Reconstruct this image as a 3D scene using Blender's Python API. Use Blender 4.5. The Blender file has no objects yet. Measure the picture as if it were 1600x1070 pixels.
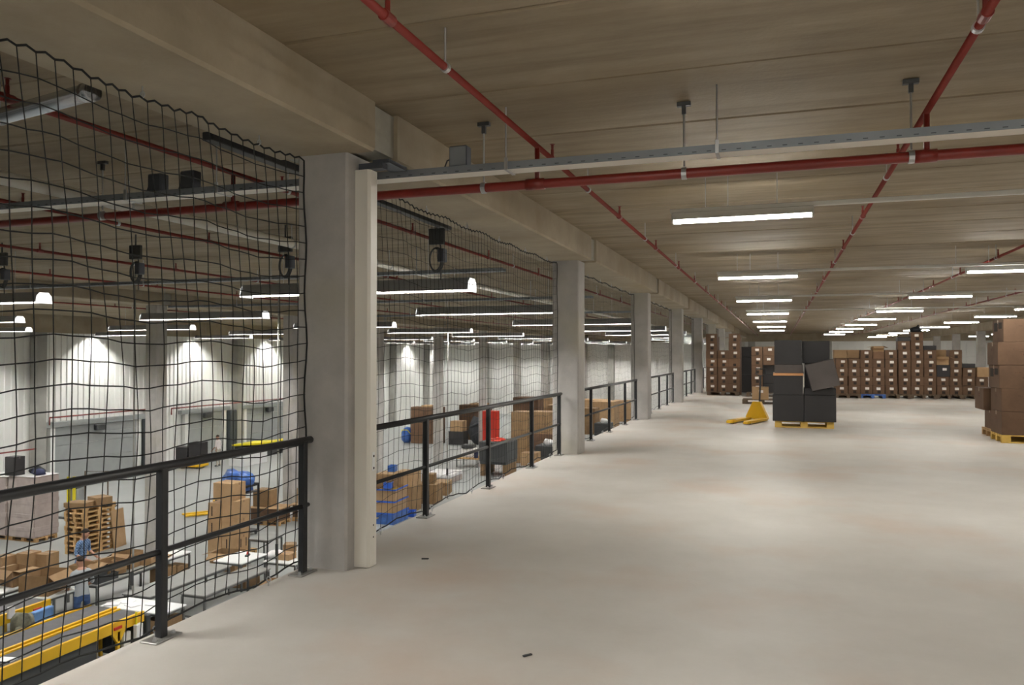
import bpy, bmesh, math, random
from mathutils import Vector, Matrix
random.seed(7)
S = bpy.context.scene
C = S.collection
PI = math.pi
ZF = -4.6            # hall floor level (upper deck floor is z = 0)
ZC = 3.47            # soffit of the roof slabs

# ------------------------------------------------------------------ camera, world, exposure
cam = bpy.data.cameras.new('camera'); camo = bpy.data.objects.new('camera', cam); C.objects.link(camo)
cam.sensor_width = 36.0; cam.lens = 1230.0 * 36.0 / 1600.0; cam.clip_end = 300
camo.location = (0, 0, 1.6)
camo.rotation_euler = (math.radians(90 + 0.838), 0, math.radians(18.726))
cam.dof.use_dof = True; cam.dof.focus_distance = 6.0; cam.dof.aperture_fstop = 5.0
S.camera = camo
w = bpy.data.worlds.new('world'); S.world = w; w.use_nodes = True
w.node_tree.nodes['Background'].inputs[0].default_value = (0.9, 0.95, 1.0, 1)
w.node_tree.nodes['Background'].inputs[1].default_value = 0.01
S.view_settings.view_transform = 'Standard'; S.view_settings.look = 'None'
S.view_settings.gamma = 1; S.view_settings.use_curve_mapping = False
S.view_settings.exposure = 0.0
S.cycles.max_bounces = 6; S.cycles.diffuse_bounces = 4; S.cycles.glossy_bounces = 2
S.cycles.caustics_reflective = False; S.cycles.caustics_refractive = False
LAMP_DECK, LAMP_HALL = 120.0, 220.0      # strength of the deck lamps and of the hall lamps

# ------------------------------------------------------------------ materials
MATS = {}
def nt(name):
    m = bpy.data.materials.new(name); m.use_nodes = True
    MATS[name] = m
    return m, m.node_tree, m.node_tree.nodes['Principled BSDF']
def mat(name, col, rough=0.6, metal=0.0, var=0.0, scale=6.0, bump=0.0, emit=0.0, spec=None, alpha=None):
    m, t, b = nt(name)
    b.inputs['Base Color'].default_value = (*col, 1); b.inputs['Roughness'].default_value = rough; b.inputs['Metallic'].default_value = metal
    if spec is not None: b.inputs['Specular IOR Level'].default_value = spec
    if emit:
        b.inputs['Emission Color'].default_value = (*col, 1); b.inputs['Emission Strength'].default_value = emit
    if var or bump:
        g = t.nodes.new('ShaderNodeNewGeometry'); n = t.nodes.new('ShaderNodeTexNoise'); n.inputs['Scale'].default_value = scale; n.inputs['Detail'].default_value = 5
        t.links.new(g.outputs['Position'], n.inputs['Vector'])
        if var:
            r = t.nodes.new('ShaderNodeValToRGB')
            r.color_ramp.elements[0].position = .3; r.color_ramp.elements[1].position = .7
            r.color_ramp.elements[0].color = (*[c * (1 - var) for c in col], 1); r.color_ramp.elements[1].color = (*[min(1, c * (1 + var)) for c in col], 1)
            t.links.new(n.outputs[0], r.inputs[0]); t.links.new(r.outputs[0], b.inputs['Base Color'])
        if bump:
            u = t.nodes.new('ShaderNodeBump'); u.inputs['Strength'].default_value = bump; u.inputs['Distance'].default_value = .01
            t.links.new(n.outputs[0], u.inputs['Height']); t.links.new(u.outputs[0], b.inputs['Normal'])
    return m
def lamp_mat(name, col, strength):
    m = bpy.data.materials.new(name); m.use_nodes = True; t = m.node_tree; t.nodes.clear()
    e = t.nodes.new('ShaderNodeEmission'); e.inputs[0].default_value = (*col, 1); e.inputs[1].default_value = strength
    o = t.nodes.new('ShaderNodeOutputMaterial'); t.links.new(e.outputs[0], o.inputs[0]); MATS[name] = m
def concrete(name, dark, light, stretch=(1, 1, 1), s1=1.2, rough=.75, bump=.15, stain=None, stain_scale=.35, stain_amt=.5, grain=None):
    """two noise octaves (cloudy shade and fine grain) plus optional coloured stains and board grain"""
    m, t, b = nt(name); N = t.nodes.new; L = t.links.new
    g = N('ShaderNodeNewGeometry'); mp = N('ShaderNodeMapping'); mp.inputs['Scale'].default_value = stretch
    L(g.outputs['Position'], mp.inputs['Vector'])
    a = N('ShaderNodeTexNoise'); a.inputs['Scale'].default_value = s1; a.inputs['Detail'].default_value = 8; a.inputs['Roughness'].default_value = .65
    L(mp.outputs[0], a.inputs['Vector'])
    r = N('ShaderNodeValToRGB'); r.color_ramp.elements[0].position = .32; r.color_ramp.elements[1].position = .68
    r.color_ramp.elements[0].color = (*dark, 1); r.color_ramp.elements[1].color = (*light, 1)
    L(a.outputs[0], r.inputs[0]); col = r.outputs[0]
    if grain:
        mp2 = N('ShaderNodeMapping'); mp2.inputs['Scale'].default_value = grain; L(g.outputs['Position'], mp2.inputs['Vector'])
        c = N('ShaderNodeTexNoise'); c.inputs['Scale'].default_value = 1.0; c.inputs['Detail'].default_value = 4; L(mp2.outputs[0], c.inputs['Vector'])
        rr = N('ShaderNodeValToRGB'); rr.color_ramp.elements[0].position = .3; rr.color_ramp.elements[1].position = .62
        rr.color_ramp.elements[0].color = (.74, .72, .68, 1); rr.color_ramp.elements[1].color = (1, 1, 1, 1); L(c.outputs[0], rr.inputs[0])
        mx = N('ShaderNodeMixRGB'); mx.blend_type = 'MULTIPLY'; mx.inputs[0].default_value = 1.0; L(col, mx.inputs[1]); L(rr.outputs[0], mx.inputs[2]); col = mx.outputs[0]
    if stain:
        d = N('ShaderNodeTexNoise'); d.inputs['Scale'].default_value = stain_scale; d.inputs['Detail'].default_value = 6; L(g.outputs['Position'], d.inputs['Vector'])
        q = N('ShaderNodeValToRGB'); q.color_ramp.elements[0].position = .5; q.color_ramp.elements[1].position = .72
        q.color_ramp.elements[0].color = (0, 0, 0, 1); q.color_ramp.elements[1].color = (stain_amt,) * 3 + (1,); L(d.outputs[0], q.inputs[0])
        mx = N('ShaderNodeMixRGB'); L(q.outputs[0], mx.inputs[0]); L(col, mx.inputs[1]); mx.inputs[2].default_value = (*stain, 1); col = mx.outputs[0]
    L(col, b.inputs['Base Color']); b.inputs['Roughness'].default_value = rough
    f = N('ShaderNodeTexNoise'); f.inputs['Scale'].default_value = 30; f.inputs['Detail'].default_value = 4; L(g.outputs['Position'], f.inputs['Vector'])
    u = N('ShaderNodeBump'); u.inputs['Strength'].default_value = bump; u.inputs['Distance'].default_value = .01; L(f.outputs[0], u.inputs['Height']); L(u.outputs[0], b.inputs['Normal'])
    return m
concrete('floor', (.50, .47, .43), (.62, .59, .55), s1=.5, rough=.55, bump=.08, stain=(.52, .385, .30), stain_scale=.7, stain_amt=.6)
concrete('hall_floor', (.28, .292, .288), (.345, .358, .353), s1=.25, rough=.4, bump=.02)
concrete('slab_concrete', (.235, .185, .118), (.36, .295, .205), stretch=(.6, 1.5, 1), s1=1.3, bump=.2, stain=(.21, .15, .07), stain_scale=.6, stain_amt=.6, grain=(.5, 8, 1))
concrete('column_concrete', (.36, .345, .33), (.50, .48, .455), s1=1.6, bump=.12, stain=(.40, .37, .27), stain_scale=1.1, stain_amt=.55)
concrete('beam_concrete', (.30, .25, .175), (.42, .36, .265), s1=1.0, bump=.15, stain=(.27, .21, .12), stain_scale=.9, stain_amt=.5)
concrete('grout', (.27, .26, .22), (.38, .365, .31), s1=3, bump=.3)
concrete('wall_white', (.80, .80, .775), (.86, .86, .835), s1=.3, rough=.5, bump=0)
concrete('carton', (.155, .083, .045), (.205, .115, .064), s1=3, rough=.8, bump=.02)
concrete('carton_hall', (.225, .137, .065), (.30, .19, .095), s1=3, rough=.8, bump=.02)
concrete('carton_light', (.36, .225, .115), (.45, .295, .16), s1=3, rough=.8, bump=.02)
concrete('carton_dark', (.105, .058, .032), (.145, .082, .046), s1=3, rough=.8, bump=.02)
concrete('wood', (.42, .25, .10), (.58, .38, .18), stretch=(4, 4, 4), s1=3, rough=.75, bump=.1)
concrete('wood_yellow', (.60, .38, .07), (.74, .50, .13), s1=3, rough=.7, bump=.1)
concrete('wood_dark', (.10, .07, .045), (.16, .11, .07), s1=3, rough=.75, bump=.1)
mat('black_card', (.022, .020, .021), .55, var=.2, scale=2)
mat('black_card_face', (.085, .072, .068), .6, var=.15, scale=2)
mat('tape', (.24, .14, .07), .35); mat('sticker', (.78, .74, .70), .6); mat('hole', (.03, .022, .018), .9); mat('print', (.11, .055, .03), .8, var=.5, scale=40)
mat('tape_orange', (.62, .30, .12), .45)
mat('rail_black', (.022, .023, .025), .38, .2, var=.15, scale=8); mat('net_cord', (.012, .013, .013), .8); mat('zinc', (.55, .56, .57), .35, .9)
mat('plate_steel', (.33, .32, .30), .5, .6, var=.2, scale=10)
mat('tray_zinc', (.27, .295, .32), .5, .5, var=.12, scale=3); mat('tray_dark', (.10, .11, .13), .5, .5); mat('red_paint', (.20, .020, .013), .38, var=.1, scale=5); mat('white_trunk', (.74, .71, .64), .35)
mat('white_pipe', (.88, .85, .78), .4); mat('spiral_zinc', (.62, .65, .7), .22, 1.0)
mat('lamp_housing', (.62, .62, .58), .5); mat('lamp_reflector', (.36, .38, .40), .4, .5); mat('lamp_inner', (.88, .88, .86), .35)
lamp_mat('deck_lamp', (1.0, .975, .90), LAMP_DECK); lamp_mat('hall_lamp', (1.0, .98, .93), LAMP_HALL); lamp_mat('lamp_end', (1.0, .98, .94), 1.6)
mat('dark_grey', (.05, .053, .055), .5); mat('door_grey', (.33, .345, .345), .5, var=.06, scale=2); mat('dock_steel', (.36, .38, .38), .5, .3); mat('post_dark', (.035, .042, .045), .6)
mat('wall_column', (.33, .325, .30), .7, var=.1, scale=2); mat('yellow_paint', (.80, .47, .012), .4, var=.06, scale=3); mat('yellow_bright', (.85, .72, .02), .45)
mat('belt', (.085, .082, .088), .7, var=.12, scale=6); mat('table_grey', (.30, .305, .295), .4, .2, var=.06, scale=4); mat('table_white', (.78, .79, .79), .45); mat('steel_leg', (.16, .165, .165), .4, .5)
mat('film', (.40, .335, .315), .25, var=.1, scale=5, bump=.3); mat('film_top', (.8, .79, .8), .3, var=.1, scale=3, bump=.4)
mat('blue_plastic', (.045, .13, .42), .3, var=.35, scale=5, bump=.6); mat('blue_tote', (.16, .33, .68), .45); mat('blue_strap', (.03, .12, .55), .4)
mat('dark_fabric', (.022, .025, .03), .9, var=.4, scale=8, bump=.5); mat('olive', (.12, .12, .09), .9, var=.5, scale=9, bump=.6); mat('navy', (.02, .025, .07), .8)
mat('red_plastic', (.55, .03, .015), .4); mat('red_bright', (.75, .05, .02), .5); mat('white_paint', (.8, .8, .8), .5); mat('paper', (.85, .85, .87), .7); mat('glass_dark', (.02, .02, .025), .15)
mat('skin', (.40, .215, .145), .55); mat('hair', (.035, .022, .015), .8); mat('shirt_grey', (.36, .39, .42), .9); mat('jeans', (.05, .10, .24), .9, var=.25, scale=12); mat('shoe', (.03, .03, .03), .7); mat('shirt_white', (.75, .70, .70), .9); mat('trouser_beige', (.42, .38, .33), .9)
def plaid():
    m, t, b = nt('shirt_plaid'); N = t.nodes.new; L = t.links.new
    g = N('ShaderNodeTexCoord'); mp = N('ShaderNodeMapping'); mp.inputs['Scale'].default_value = (26, 26, 26); L(g.outputs['Object'], mp.inputs[0])
    k = N('ShaderNodeTexChecker'); k.inputs['Scale'].default_value = 1; k.inputs[1].default_value = (.20, .32, .52, 1); k.inputs[2].default_value = (.05, .10, .22, 1); L(mp.outputs[0], k.inputs[0]); L(k.outputs[0], b.inputs[0]); b.inputs['Roughness'].default_value = .9
plaid()

# ------------------------------------------------------------------ mesh helpers
class MB:
    def __init__(s): s.bm = bmesh.new()
    def _add(s, verts, faces):
        v = [s.bm.verts.new(p) for p in verts]
        for f in faces:
            try: s.bm.faces.new([v[i] for i in f])
            except ValueError: pass
        return s
    def box(s, x0, x1, y0, y1, z0, z1, mx=None):
        p = [Vector(q) for q in ((x0, y0, z0), (x1, y0, z0), (x1, y1, z0), (x0, y1, z0), (x0, y0, z1), (x1, y0, z1), (x1, y1, z1), (x0, y1, z1))]
        if mx is not None: p = [mx @ q for q in p]
        return s._add(p, ((3, 2, 1, 0), (4, 5, 6, 7), (0, 1, 5, 4), (1, 2, 6, 5), (2, 3, 7, 6), (3, 0, 4, 7)))
    def bev(s, x0, x1, y0, y1, z0, z1, b=.01, seg=1):
        t = bmesh.new(); m2 = MB(); m2.bm.free(); m2.bm = t; m2.box(x0, x1, y0, y1, z0, z1)
        bmesh.ops.bevel(t, geom=list(t.edges), offset=b, segments=seg, affect='EDGES')
        me = bpy.data.meshes.new('tmp'); t.to_mesh(me); t.free(); s.bm.from_mesh(me); bpy.data.meshes.remove(me); return s
    def tube(s, pts, r, n=8, closed=False, caps=True):
        pts = [Vector(p) for p in pts]; rings = []
        m = len(pts); up = None
        for i, p in enumerate(pts):
            if closed: d = pts[(i + 1) % m] - pts[i - 1]
            else: d = pts[min(i + 1, m - 1)] - pts[max(i - 1, 0)]
            d.normalize()
            if up is None: up = Vector((0, 0, 1)) if abs(d.z) < .9 else Vector((1, 0, 0))
            a = d.cross(up)
            if a.length < 1e-4: a = d.cross(Vector((1, .3, 0)))
            a.normalize(); b = a.cross(d).normalized(); up = b
            rr = r[i] if isinstance(r, (list, tuple)) else r
            rings.append([s.bm.verts.new(p + a * math.cos(2 * PI * k / n) * rr + b * math.sin(2 * PI * k / n) * rr) for k in range(n)])
        for i in range(m if closed else m - 1):
            A, B = rings[i], rings[(i + 1) % m]
            for k in range(n): s.bm.faces.new((A[k], A[(k + 1) % n], B[(k + 1) % n], B[k]))
        if caps and not closed:
            s.bm.faces.new(rings[0][::-1]); s.bm.faces.new(rings[-1])
        return s
    def prism(s, poly, axis, a0, a1):
        """polygon extruded along x ('x': poly=(y,z)) or y ('y': poly=(x,z)) or z"""
        f = {'x': lambda u, v, a: (a, u, v), 'y': lambda u, v, a: (u, a, v), 'z': lambda u, v, a: (u, v, a)}[axis]
        n = len(poly); vs = [f(u, v, a0) for u, v in poly] + [f(u, v, a1) for u, v in poly]
        return s._add(vs, [tuple(range(n))[::-1], tuple(range(n, 2 * n))] + [(i, (i + 1) % n, n + (i + 1) % n, n + i) for i in range(n)])
    def blob(s, c, r, seed=0, amp=.18, sub=2, flat=0.0):
        t = bmesh.new(); bmesh.ops.create_icosphere(t, subdivisions=sub, radius=1)
        R = random.Random(seed); ph = [R.uniform(0, 6) for _ in range(6)]
        for v in t.verts:
            p = v.co; k = 1 + amp * (math.sin(3 * p.x + ph[0]) * math.sin(4 * p.y + ph[1]) + .6 * math.sin(7 * p.z + ph[2] + 3 * p.x) + .5 * math.sin(9 * p.y + ph[3] - 4 * p.z))
            z = p.z * k * r[2]
            if flat: z = max(z, -r[2] * flat)
            v.co = Vector((c[0] + p.x * k * r[0], c[1] + p.y * k * r[1], c[2] + z))
        me = bpy.data.meshes.new('tmp'); t.to_mesh(me); t.free(); s.bm.from_mesh(me); bpy.data.meshes.remove(me); return s
    def mesh(s, name, m, smooth=False):
        bmesh.ops.recalc_face_normals(s.bm, faces=list(s.bm.faces))
        me = bpy.data.meshes.new(name); s.bm.to_mesh(me); s.bm.free()
        if m: me.materials.append(MATS[m])
        if smooth: me.polygons.foreach_set('use_smooth', [True] * len(me.polygons))
        return me
def link(name, me, parent=None, loc=None, rz=0, label=None, kind=None):
    o = bpy.data.objects.new(name, me); C.objects.link(o)
    if parent is not None: o.parent = parent
    if loc is not None: o.location = loc
    if rz: o.rotation_euler = (0, 0, rz)
    if label: o['label'] = label
    if kind: o['kind'] = kind
    return o
def part(name, mb, m, parent, loc=None, smooth=False, label=None, kind=None):
    return link(name, mb.mesh(name, m, smooth), parent, loc, 0, label, kind)
def thing(name, label, cat, loc=(0, 0, 0), rz=0, group=None, me=None):
    o = link(name, me, None, loc, rz, label); o['category'] = cat
    if group: o['group'] = group
    return o
def struct(name, mb, m, label=None, loc=None, smooth=False, parent=None):
    return link(name, mb.mesh(name, m, smooth) if mb else None, parent, loc, 0, label, 'structure')
def dup(o, loc, rz=None, label=None, group=None, parent=None):
    """a copy of a thing with copies of its parts and their sub-parts, sharing mesh data"""
    def cp(a, p):
        c = a.copy(); C.objects.link(c)
        if p is not None: c.parent = p; c.matrix_parent_inverse = a.matrix_parent_inverse
        for ch in a.children: cp(ch, c)
        return c
    c = cp(o, parent); c.location = loc
    if rz is not None: c.rotation_euler = (0, 0, rz)
    if label: c['label'] = label
    if group: c['group'] = group
    return c
ORD = ['', 'first', 'second', 'third', 'fourth', 'fifth', 'sixth', 'seventh', 'eighth', 'ninth', 'tenth', 'eleventh', 'twelfth', 'thirteenth']

# ================================================================== the building
YC = [5.13 + 7.1 * k for k in range(-2, 11)]       # front faces of the columns
Y0, Y1, XL, XR = -9.07, 76.6, -33.3, 26.75
struct('floor', MB().box(-3.40, XR, Y0, Y1, -.35, 0), 'floor', 'pale bare concrete floor of the upper deck, ending at the netted edge')
struct('floor_lower', MB().box(XL, XR, Y0, Y1, ZF - .2, ZF), 'hall_floor', 'smooth pale grey floor of the hall below the deck')
# roof: hollow core slabs 1.2 m wide, each a piece, with bevelled joints
ceil = struct('ceiling', None, None, 'underside of the precast concrete roof slabs with visible joints')
bmS = MB(); hw, L = .596, 14.98
bmS.prism([(-hw, ZC + .012), (-hw + .014, ZC), (hw - .014, ZC), (hw, ZC + .012), (hw, ZC + .2), (-hw, ZC + .2)], 'x', -L / 2, L / 2)
slab_me = bmS.mesh('slab', 'slab_concrete')
for xc in (-25.75, -10.75, 4.255, 19.26):
    y = 4.03 + .6 - 1.2 * 11
    while y < Y1 + .6:
        link('slab', slab_me, ceil, (xc, y, random.uniform(-.004, .004))); y += 1.2
struct('roof', MB().box(XL - .3, XR + .3, Y0 - .3, Y1 + .3, ZC + .21, ZC + .4), 'slab_concrete')
# columns with chamfered corners, grout block between the beam ends
def chamfer_col(x0, x1, y0, y1, c=.018): return [(x0 + c, y0), (x1 - c, y0), (x1, y0 + c), (x1, y1 - c), (x1 - c, y1), (x0 + c, y1), (x0, y1 - c), (x0, y0 + c)]
col_me = MB().prism(chamfer_col(-.43, 0, 0, .45), 'z', ZF, 3.1).mesh('column', 'column_concrete')
jb_me = MB().box(-.62, .17, 0, .45, 3.13, ZC - .01).mesh('joint_block', 'grout')
beam_me = MB().prism([(-.42, 3.12), (-.40, 3.1), (.40, 3.1), (.42, 3.12), (.42, ZC), (-.42, ZC)], 'y', 0, 6.74).mesh('beam', 'beam_concrete')
NTH = ['', 'nearest', 'second', 'third', 'fourth', 'fifth', 'sixth', 'seventh', 'eighth', 'ninth', 'tenth']
for k, y in enumerate(YC):
    n = k - 1
    for row, (x, txt) in enumerate(((-3.03, 'along the deck edge'), (-18.04, 'in the hall below'))):
        if row == 1 and k < 3: continue
        c = link('column', col_me, None, (x, y, 0), 0, None, 'structure')
        if n > 0: c['label'] = (f'{NTH[n]} square concrete column {txt}' if n <= 10 else f'far square concrete column {txt}') + ', counted from the camera'
        link('joint_block', jb_me, c, (0, 0, 0))
        if y + 7.1 < Y1 + 1:
            b = link('beam', beam_me, None, (x - .215, y + .405, 0), 0, None, 'structure')
            if n > 0: b['label'] = f'concrete beam running on from the {NTH[min(n, 10)]} column {txt}'
# hall side wall: ribbed white cladding, wall columns, head beam
wl = MB(); y = Y0; prof = []
while y < Y1:
    prof += [(XL, y), (XL, y + .2), (XL + .05, y + .22), (XL + .05, y + .31), ]; y += .33
prof = [(x, yy) for x, yy in prof] + [(XL - .2, y), (XL - .2, Y0)]
wl.prism(prof, 'z', ZF, ZC + .2)
struct('wall_left', wl, 'wall_white', 'white ribbed metal cladding of the long hall wall with the dock doors')
struct('trim_1', MB().box(XL + .035, XL + .42, Y0, Y1, 2.62, ZC), 'beam_concrete', 'concrete head beam along the top of the ribbed hall wall')
wc_me = MB().prism(chamfer_col(0, .45, 0, .55), 'z', ZF, 2.62).mesh('column', 'wall_column')
for k in range(-1, 8):
    link('column', wc_me, None, (XL + .035, 27.7 + 7.2 * k, 0), 0, 'grey column standing against the ribbed hall wall', 'structure')
# end wall: white panels between columns
wb = struct('wall_back', MB().box(XL - .3, XR + .3, Y1, Y1 + .2, ZF, ZC + .2), 'wall_white', 'white panelled wall closing the far end of the hall and deck')
pan_me = MB().bev(-.72, .72, -.05, 0, -.57, .57, .012).mesh('panel', 'wall_white')
x = XL + 1.6
i = 0
while x < XR - 1:
    for z in (-4, -2.8, -1.6, -.4, .8, 2.0): link('panel', pan_me, wb, (x, Y1, z))
    i += 1; x += 1.5 if i % 4 else 2.1
ec_me = MB().prism(chamfer_col(-.3, .3, -.45, -.06), 'z', ZF, ZC).mesh('column', 'wall_column')
for k in range(9):
    link('column', ec_me, None, (XL + 4.5 + 6.6 * k - (.0), Y1, 0), 0, 'grey column standing against the far white end wall', 'structure')
struct('trim_2', MB().box(XL + .45, XR, Y1 - .5, Y1 - .01, 2.75, ZC), 'beam_concrete', 'concrete head beam along the top of the far end wall')
struct('wall_right', MB().box(XR, XR + .2, Y0, Y1, ZF, ZC + .2), 'wall_white')
struct('wall_front', MB().box(XL - .3, XR + .3, Y0 - .2, Y0, ZF, ZC + .2), 'wall_white')
struct('wall_lower', MB().box(6.0, 6.2, Y0, Y1, ZF, -.36), 'wall_white')
beam2 = MB().prism([(-.3, 3.02), (-.28, 3.0), (.28, 3.0), (.3, 3.02), (.3, ZC), (-.3, ZC)], 'y', 0, 7.1 * 10).mesh('beam', 'beam_concrete')
link('beam', beam2, None, (11.76, 5.5, 0), 0, 'concrete roof beam over the far right part of the deck', 'structure')
colr = MB().prism(chamfer_col(-.22, .22, 0, .45), 'z', 0, 3.0).mesh('column', 'column_concrete')
for k in range(4, 10): link('column', colr, None, (11.76, 5.13 + 7.1 * k, 0), 0, f'concrete column under the inner deck beam, row {k + 1}', 'structure')

# ------------------------------------------------------------------ dock doors on the ribbed wall
def dock_door(n, y0, y1, ztop, lab):
    d = struct(f'door_{n}', None, None, lab); x = XL + .05
    pz = ZF; i = 0; zs = [ZF + .02, ZF + .95, ZF + 1.75, ZF + 2.2, ztop - .02]
    for a, b in zip(zs[:-1], zs[1:]):
        if b - a > .1: part('panel', MB().bev(x + .1, x + .16, y0, y1, a + .006, b - .006, .01), 'door_grey', d)
    for yy in (y0 - .28, y1 + .02): part('side_frame', MB().box(x, x + .25, yy, yy + .26, ZF, ztop), 'wall_white', d)
    part('head_frame', MB().box(x, x + .3, y0 - .6, y1 + .6, ztop, ztop + .24), 'dock_steel', d)
    part('door_motor', MB().bev(x + .2, x + .45, (y0 + y1) / 2 - .3, (y0 + y1) / 2 + .3, ztop - .35, ztop - .05, .04), 'dark_grey', d)
    part('buffer_post', MB().bev(x + .2, x + .5, y1 + .35, y1 + 1.0, ZF, ztop - .02, .03), 'post_dark', d, label='tall dark buffer post beside the door')
dock_door(1, 28.9, 34.0, -1.93, 'grey sectional dock door nearest the camera in the hall wall')
dock_door(2, 37.9, 41.0, -1.93, 'grey sectional dock door behind the nearest hall column')
dock_door(3, 43.3, 48.0, -1.98, 'grey sectional dock door beside the yellow dock ramps')
dock_door(4, 52.2, 57.0, -1.98, 'grey sectional dock door furthest along the hall wall')
for (a, b, z, lab) in ((28.3, 35.6, -1.42, 'thin red pipe running above the nearest dock door'), (22.0, 27.6, -2.8, 'thin red pipe low on the ribbed wall beside the nearest dock door'), (36.2, 49.5, -1.5, 'thin red pipe running above the second and third dock doors')):
    t = thing('fire_pipe', lab, 'pipe', (XL + .6, a, z))
    part('pipe', MB().tube([(0, 0, -.35), (0, 0, 0), (0, b - a, 0)], .035), 'red_paint', t, smooth=True)
    for yy in (.6, (b - a) / 2, b - a - 1.0): part('bracket', MB().box(-.50, .04, yy - .02, yy + .02, -.06, -.035), 'zinc', t)

# ================================================================== pipes, trays, lamps under the roof
def pipe_run(x, y0, y1, z, r, lab, clamps, heads, matn='red_paint', name='sprinkler_pipe'):
    t = thing(name, lab, 'pipe', (x, y0, z))
    part('pipe', MB().tube([(0, 0, 0), (0, y1 - y0, 0)], r, 12), matn, t, smooth=True)
    cl = MB().tube([(0, -.018, 0), (0, .018, 0)], r + .008, 12).mesh('clamp', 'zinc'); rod = MB().tube([(0, 0, r), (0, 0, ZC - z)], .006, 6).mesh('hanger_rod', 'zinc')
    for yy in clamps:
        if y0 < yy < y1:
            c = link('clamp', cl, t, (0, yy - y0, 0)); link('hanger_rod', rod, c)
    cup = MB().tube([(0, -.045, 0), (0, .045, 0)], r + .008, 12).mesh('coupling', matn)
    hd = MB().tube([(0, 0, r * .5), (0, 0, r + .06), (0, 0, r + .062), (0, 0, r + .10)], [.014, .014, .01, .012], 8)
    hd.tube([(0, 0, r + .10), (0, 0, r + .105)], .022, 8); hd = hd.mesh('sprinkler_head', matn)
    for yy in heads:
        if y0 < yy < y1:
            c = link('coupling', cup, t, (0, yy - y0, 0)); link('sprinkler_head', hd, c)
    return t
cl = [4.12 + 3.55 * k for k in range(-2, 20)]; hd = [3.42 + 2.95 * k for k in range(-2, 25)]
pipe_run(-1.80, 1, 75, 3.24, .022, 'red sprinkler pipe over the deck, the one closest to the column row', cl, hd)
pipe_run(.955, 1, 75, 3.24, .022, 'red sprinkler pipe over the deck crossing above the first lamp rail', [c + .35 for c in cl], [h + .9 for h in hd])
pipe_run(3.52, 1, 75, 3.24, .022, 'red sprinkler pipe over the deck beside the second row of lamps', [c + .6 for c in cl], hd)
pipe_run(6.08, 1, 75, 3.24, .022, 'red sprinkler pipe over the deck between the second and third lamp rows', cl, [h + .5 for h in hd])
pipe_run(-4.68, 1, 75, 3.24, .022, 'red sprinkler pipe in the hall just outside the deck edge beam', [c - .9 for c in cl], [h + .3 for h in hd])
for i, (xx, txt) in enumerate(((-7.77, 'second'), (-11.0, 'third'), (-14.2, 'fourth'), (-21.5, 'fifth'))):
    pipe_run(xx, 1, 75, 3.22, .022, f'red sprinkler pipe in the hall, {txt} out from the deck edge', cl, hd)
# red main across
t = thing('sprinkler_main', 'thick red water main crossing under the roof, feeding the thinner pipes', 'pipe', (0, 5.93, 2.94))
part('pipe', MB().tube([(-24, .25, 0), (-3, 0, 0), (9, 0, 0)], .037, 14), 'red_paint', t, smooth=True)
for x in (-7.77, -4.68, -1.80, .955, 3.52, 6.08):
    part('riser', MB().tube([(x, 0, .0), (x, 0, .3)], .02, 10), 'red_paint', t, smooth=True)
    part('coupling', MB().tube([(x - .09, 0, 0), (x + .06, 0, 0)], .045, 14), 'red_paint', t, smooth=True)
for x in (-9.5, -6.2, -2.25, -.66, .86, 2.6, 4.6):
    c = part('clamp', MB().tube([(x - .018, 0, 0), (x + .018, 0, 0)], .046, 12), 'zinc', t)
    link('hanger_rod', MB().tube([(x, 0, .05), (x, 0, ZC - 2.94)], .008, 6).mesh('hanger_rod', 'zinc'), c)
    link('ceiling_bracket', MB().box(x - .05, x + .05, -.02, .02, ZC - 2.94 - .03, ZC - 2.94).box(x - .015, x + .015, -.015, .015, ZC - 2.94 - .09, ZC - 2.94 - .03).mesh('ceiling_bracket', 'dark_grey'), c)
# perforated cable trays
def tray(x0, x1, y, z, lab, hang, wd=.16, h=.055):
    t = thing('cable_tray', lab, 'cable tray', (x0, y, z)); Lx = x1 - x0
    part('tray_bottom', MB().box(0, Lx, .003, wd - .003, 0, .003), 'white_pipe' if z < 3.02 and y < 6 else 'tray_zinc', t)  # near tray's underside coloured white for light bounced off the floor
    part('side', MB().box(0, Lx, 0, .003, 0, h).box(0, Lx, 0, .012, h, h + .003), 'tray_zinc', t)
    part('side', MB().box(0, Lx, wd - .003, wd, 0, h), 'tray_zinc', t)
    sl = MB()
    n = int(Lx / .1)
    for i in range(n): sl.box(.03 + i * .1, .06 + i * .1, -.0015, 0, .012, .019)
    part('slots', sl, 'tray_dark', t, kind='stuff')
    for x in hang:
        if not x0 < x < x1: continue
        hk = part('hanger', MB().box(x - x0 - .012, x - x0 + .012, -.02, -.004, -.004, h + .03).box(x - x0 - .012, x - x0 + .012, -.02, wd + .02, -.008, -.004).box(x - x0 - .012, x - x0 + .012, wd + .004, wd + .02, -.004, h + .03), 'zinc', t)
        link('hanger_rod', MB().tube([(x - x0, -.012, h), (x - x0, -.012, ZC - z)], .006, 6).mesh('hanger_rod', 'zinc'), hk)
    return t
tray(-12.5, 9, 5.62, 3.0, 'galvanised perforated cable tray crossing the deck just past the first column', [-8.5, -5.6, -4.6, -1.95, -.4, 1.62, 3.6])
tray(-17.5, -4.4, 12.5, 3.0, 'galvanised cable tray in the hall above the closest long lamp', [-15, -12, -9, -6])
tray(-17.5, -4.4, 19.2, 3.0, 'galvanised cable tray in the hall above the second row of lamps', [-15, -12, -9, -6])
tray(-17.5, -4.4, 26.4, 3.0, 'galvanised cable tray in the hall above the third row of lamps', [-15, -12, -9, -6])
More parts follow.
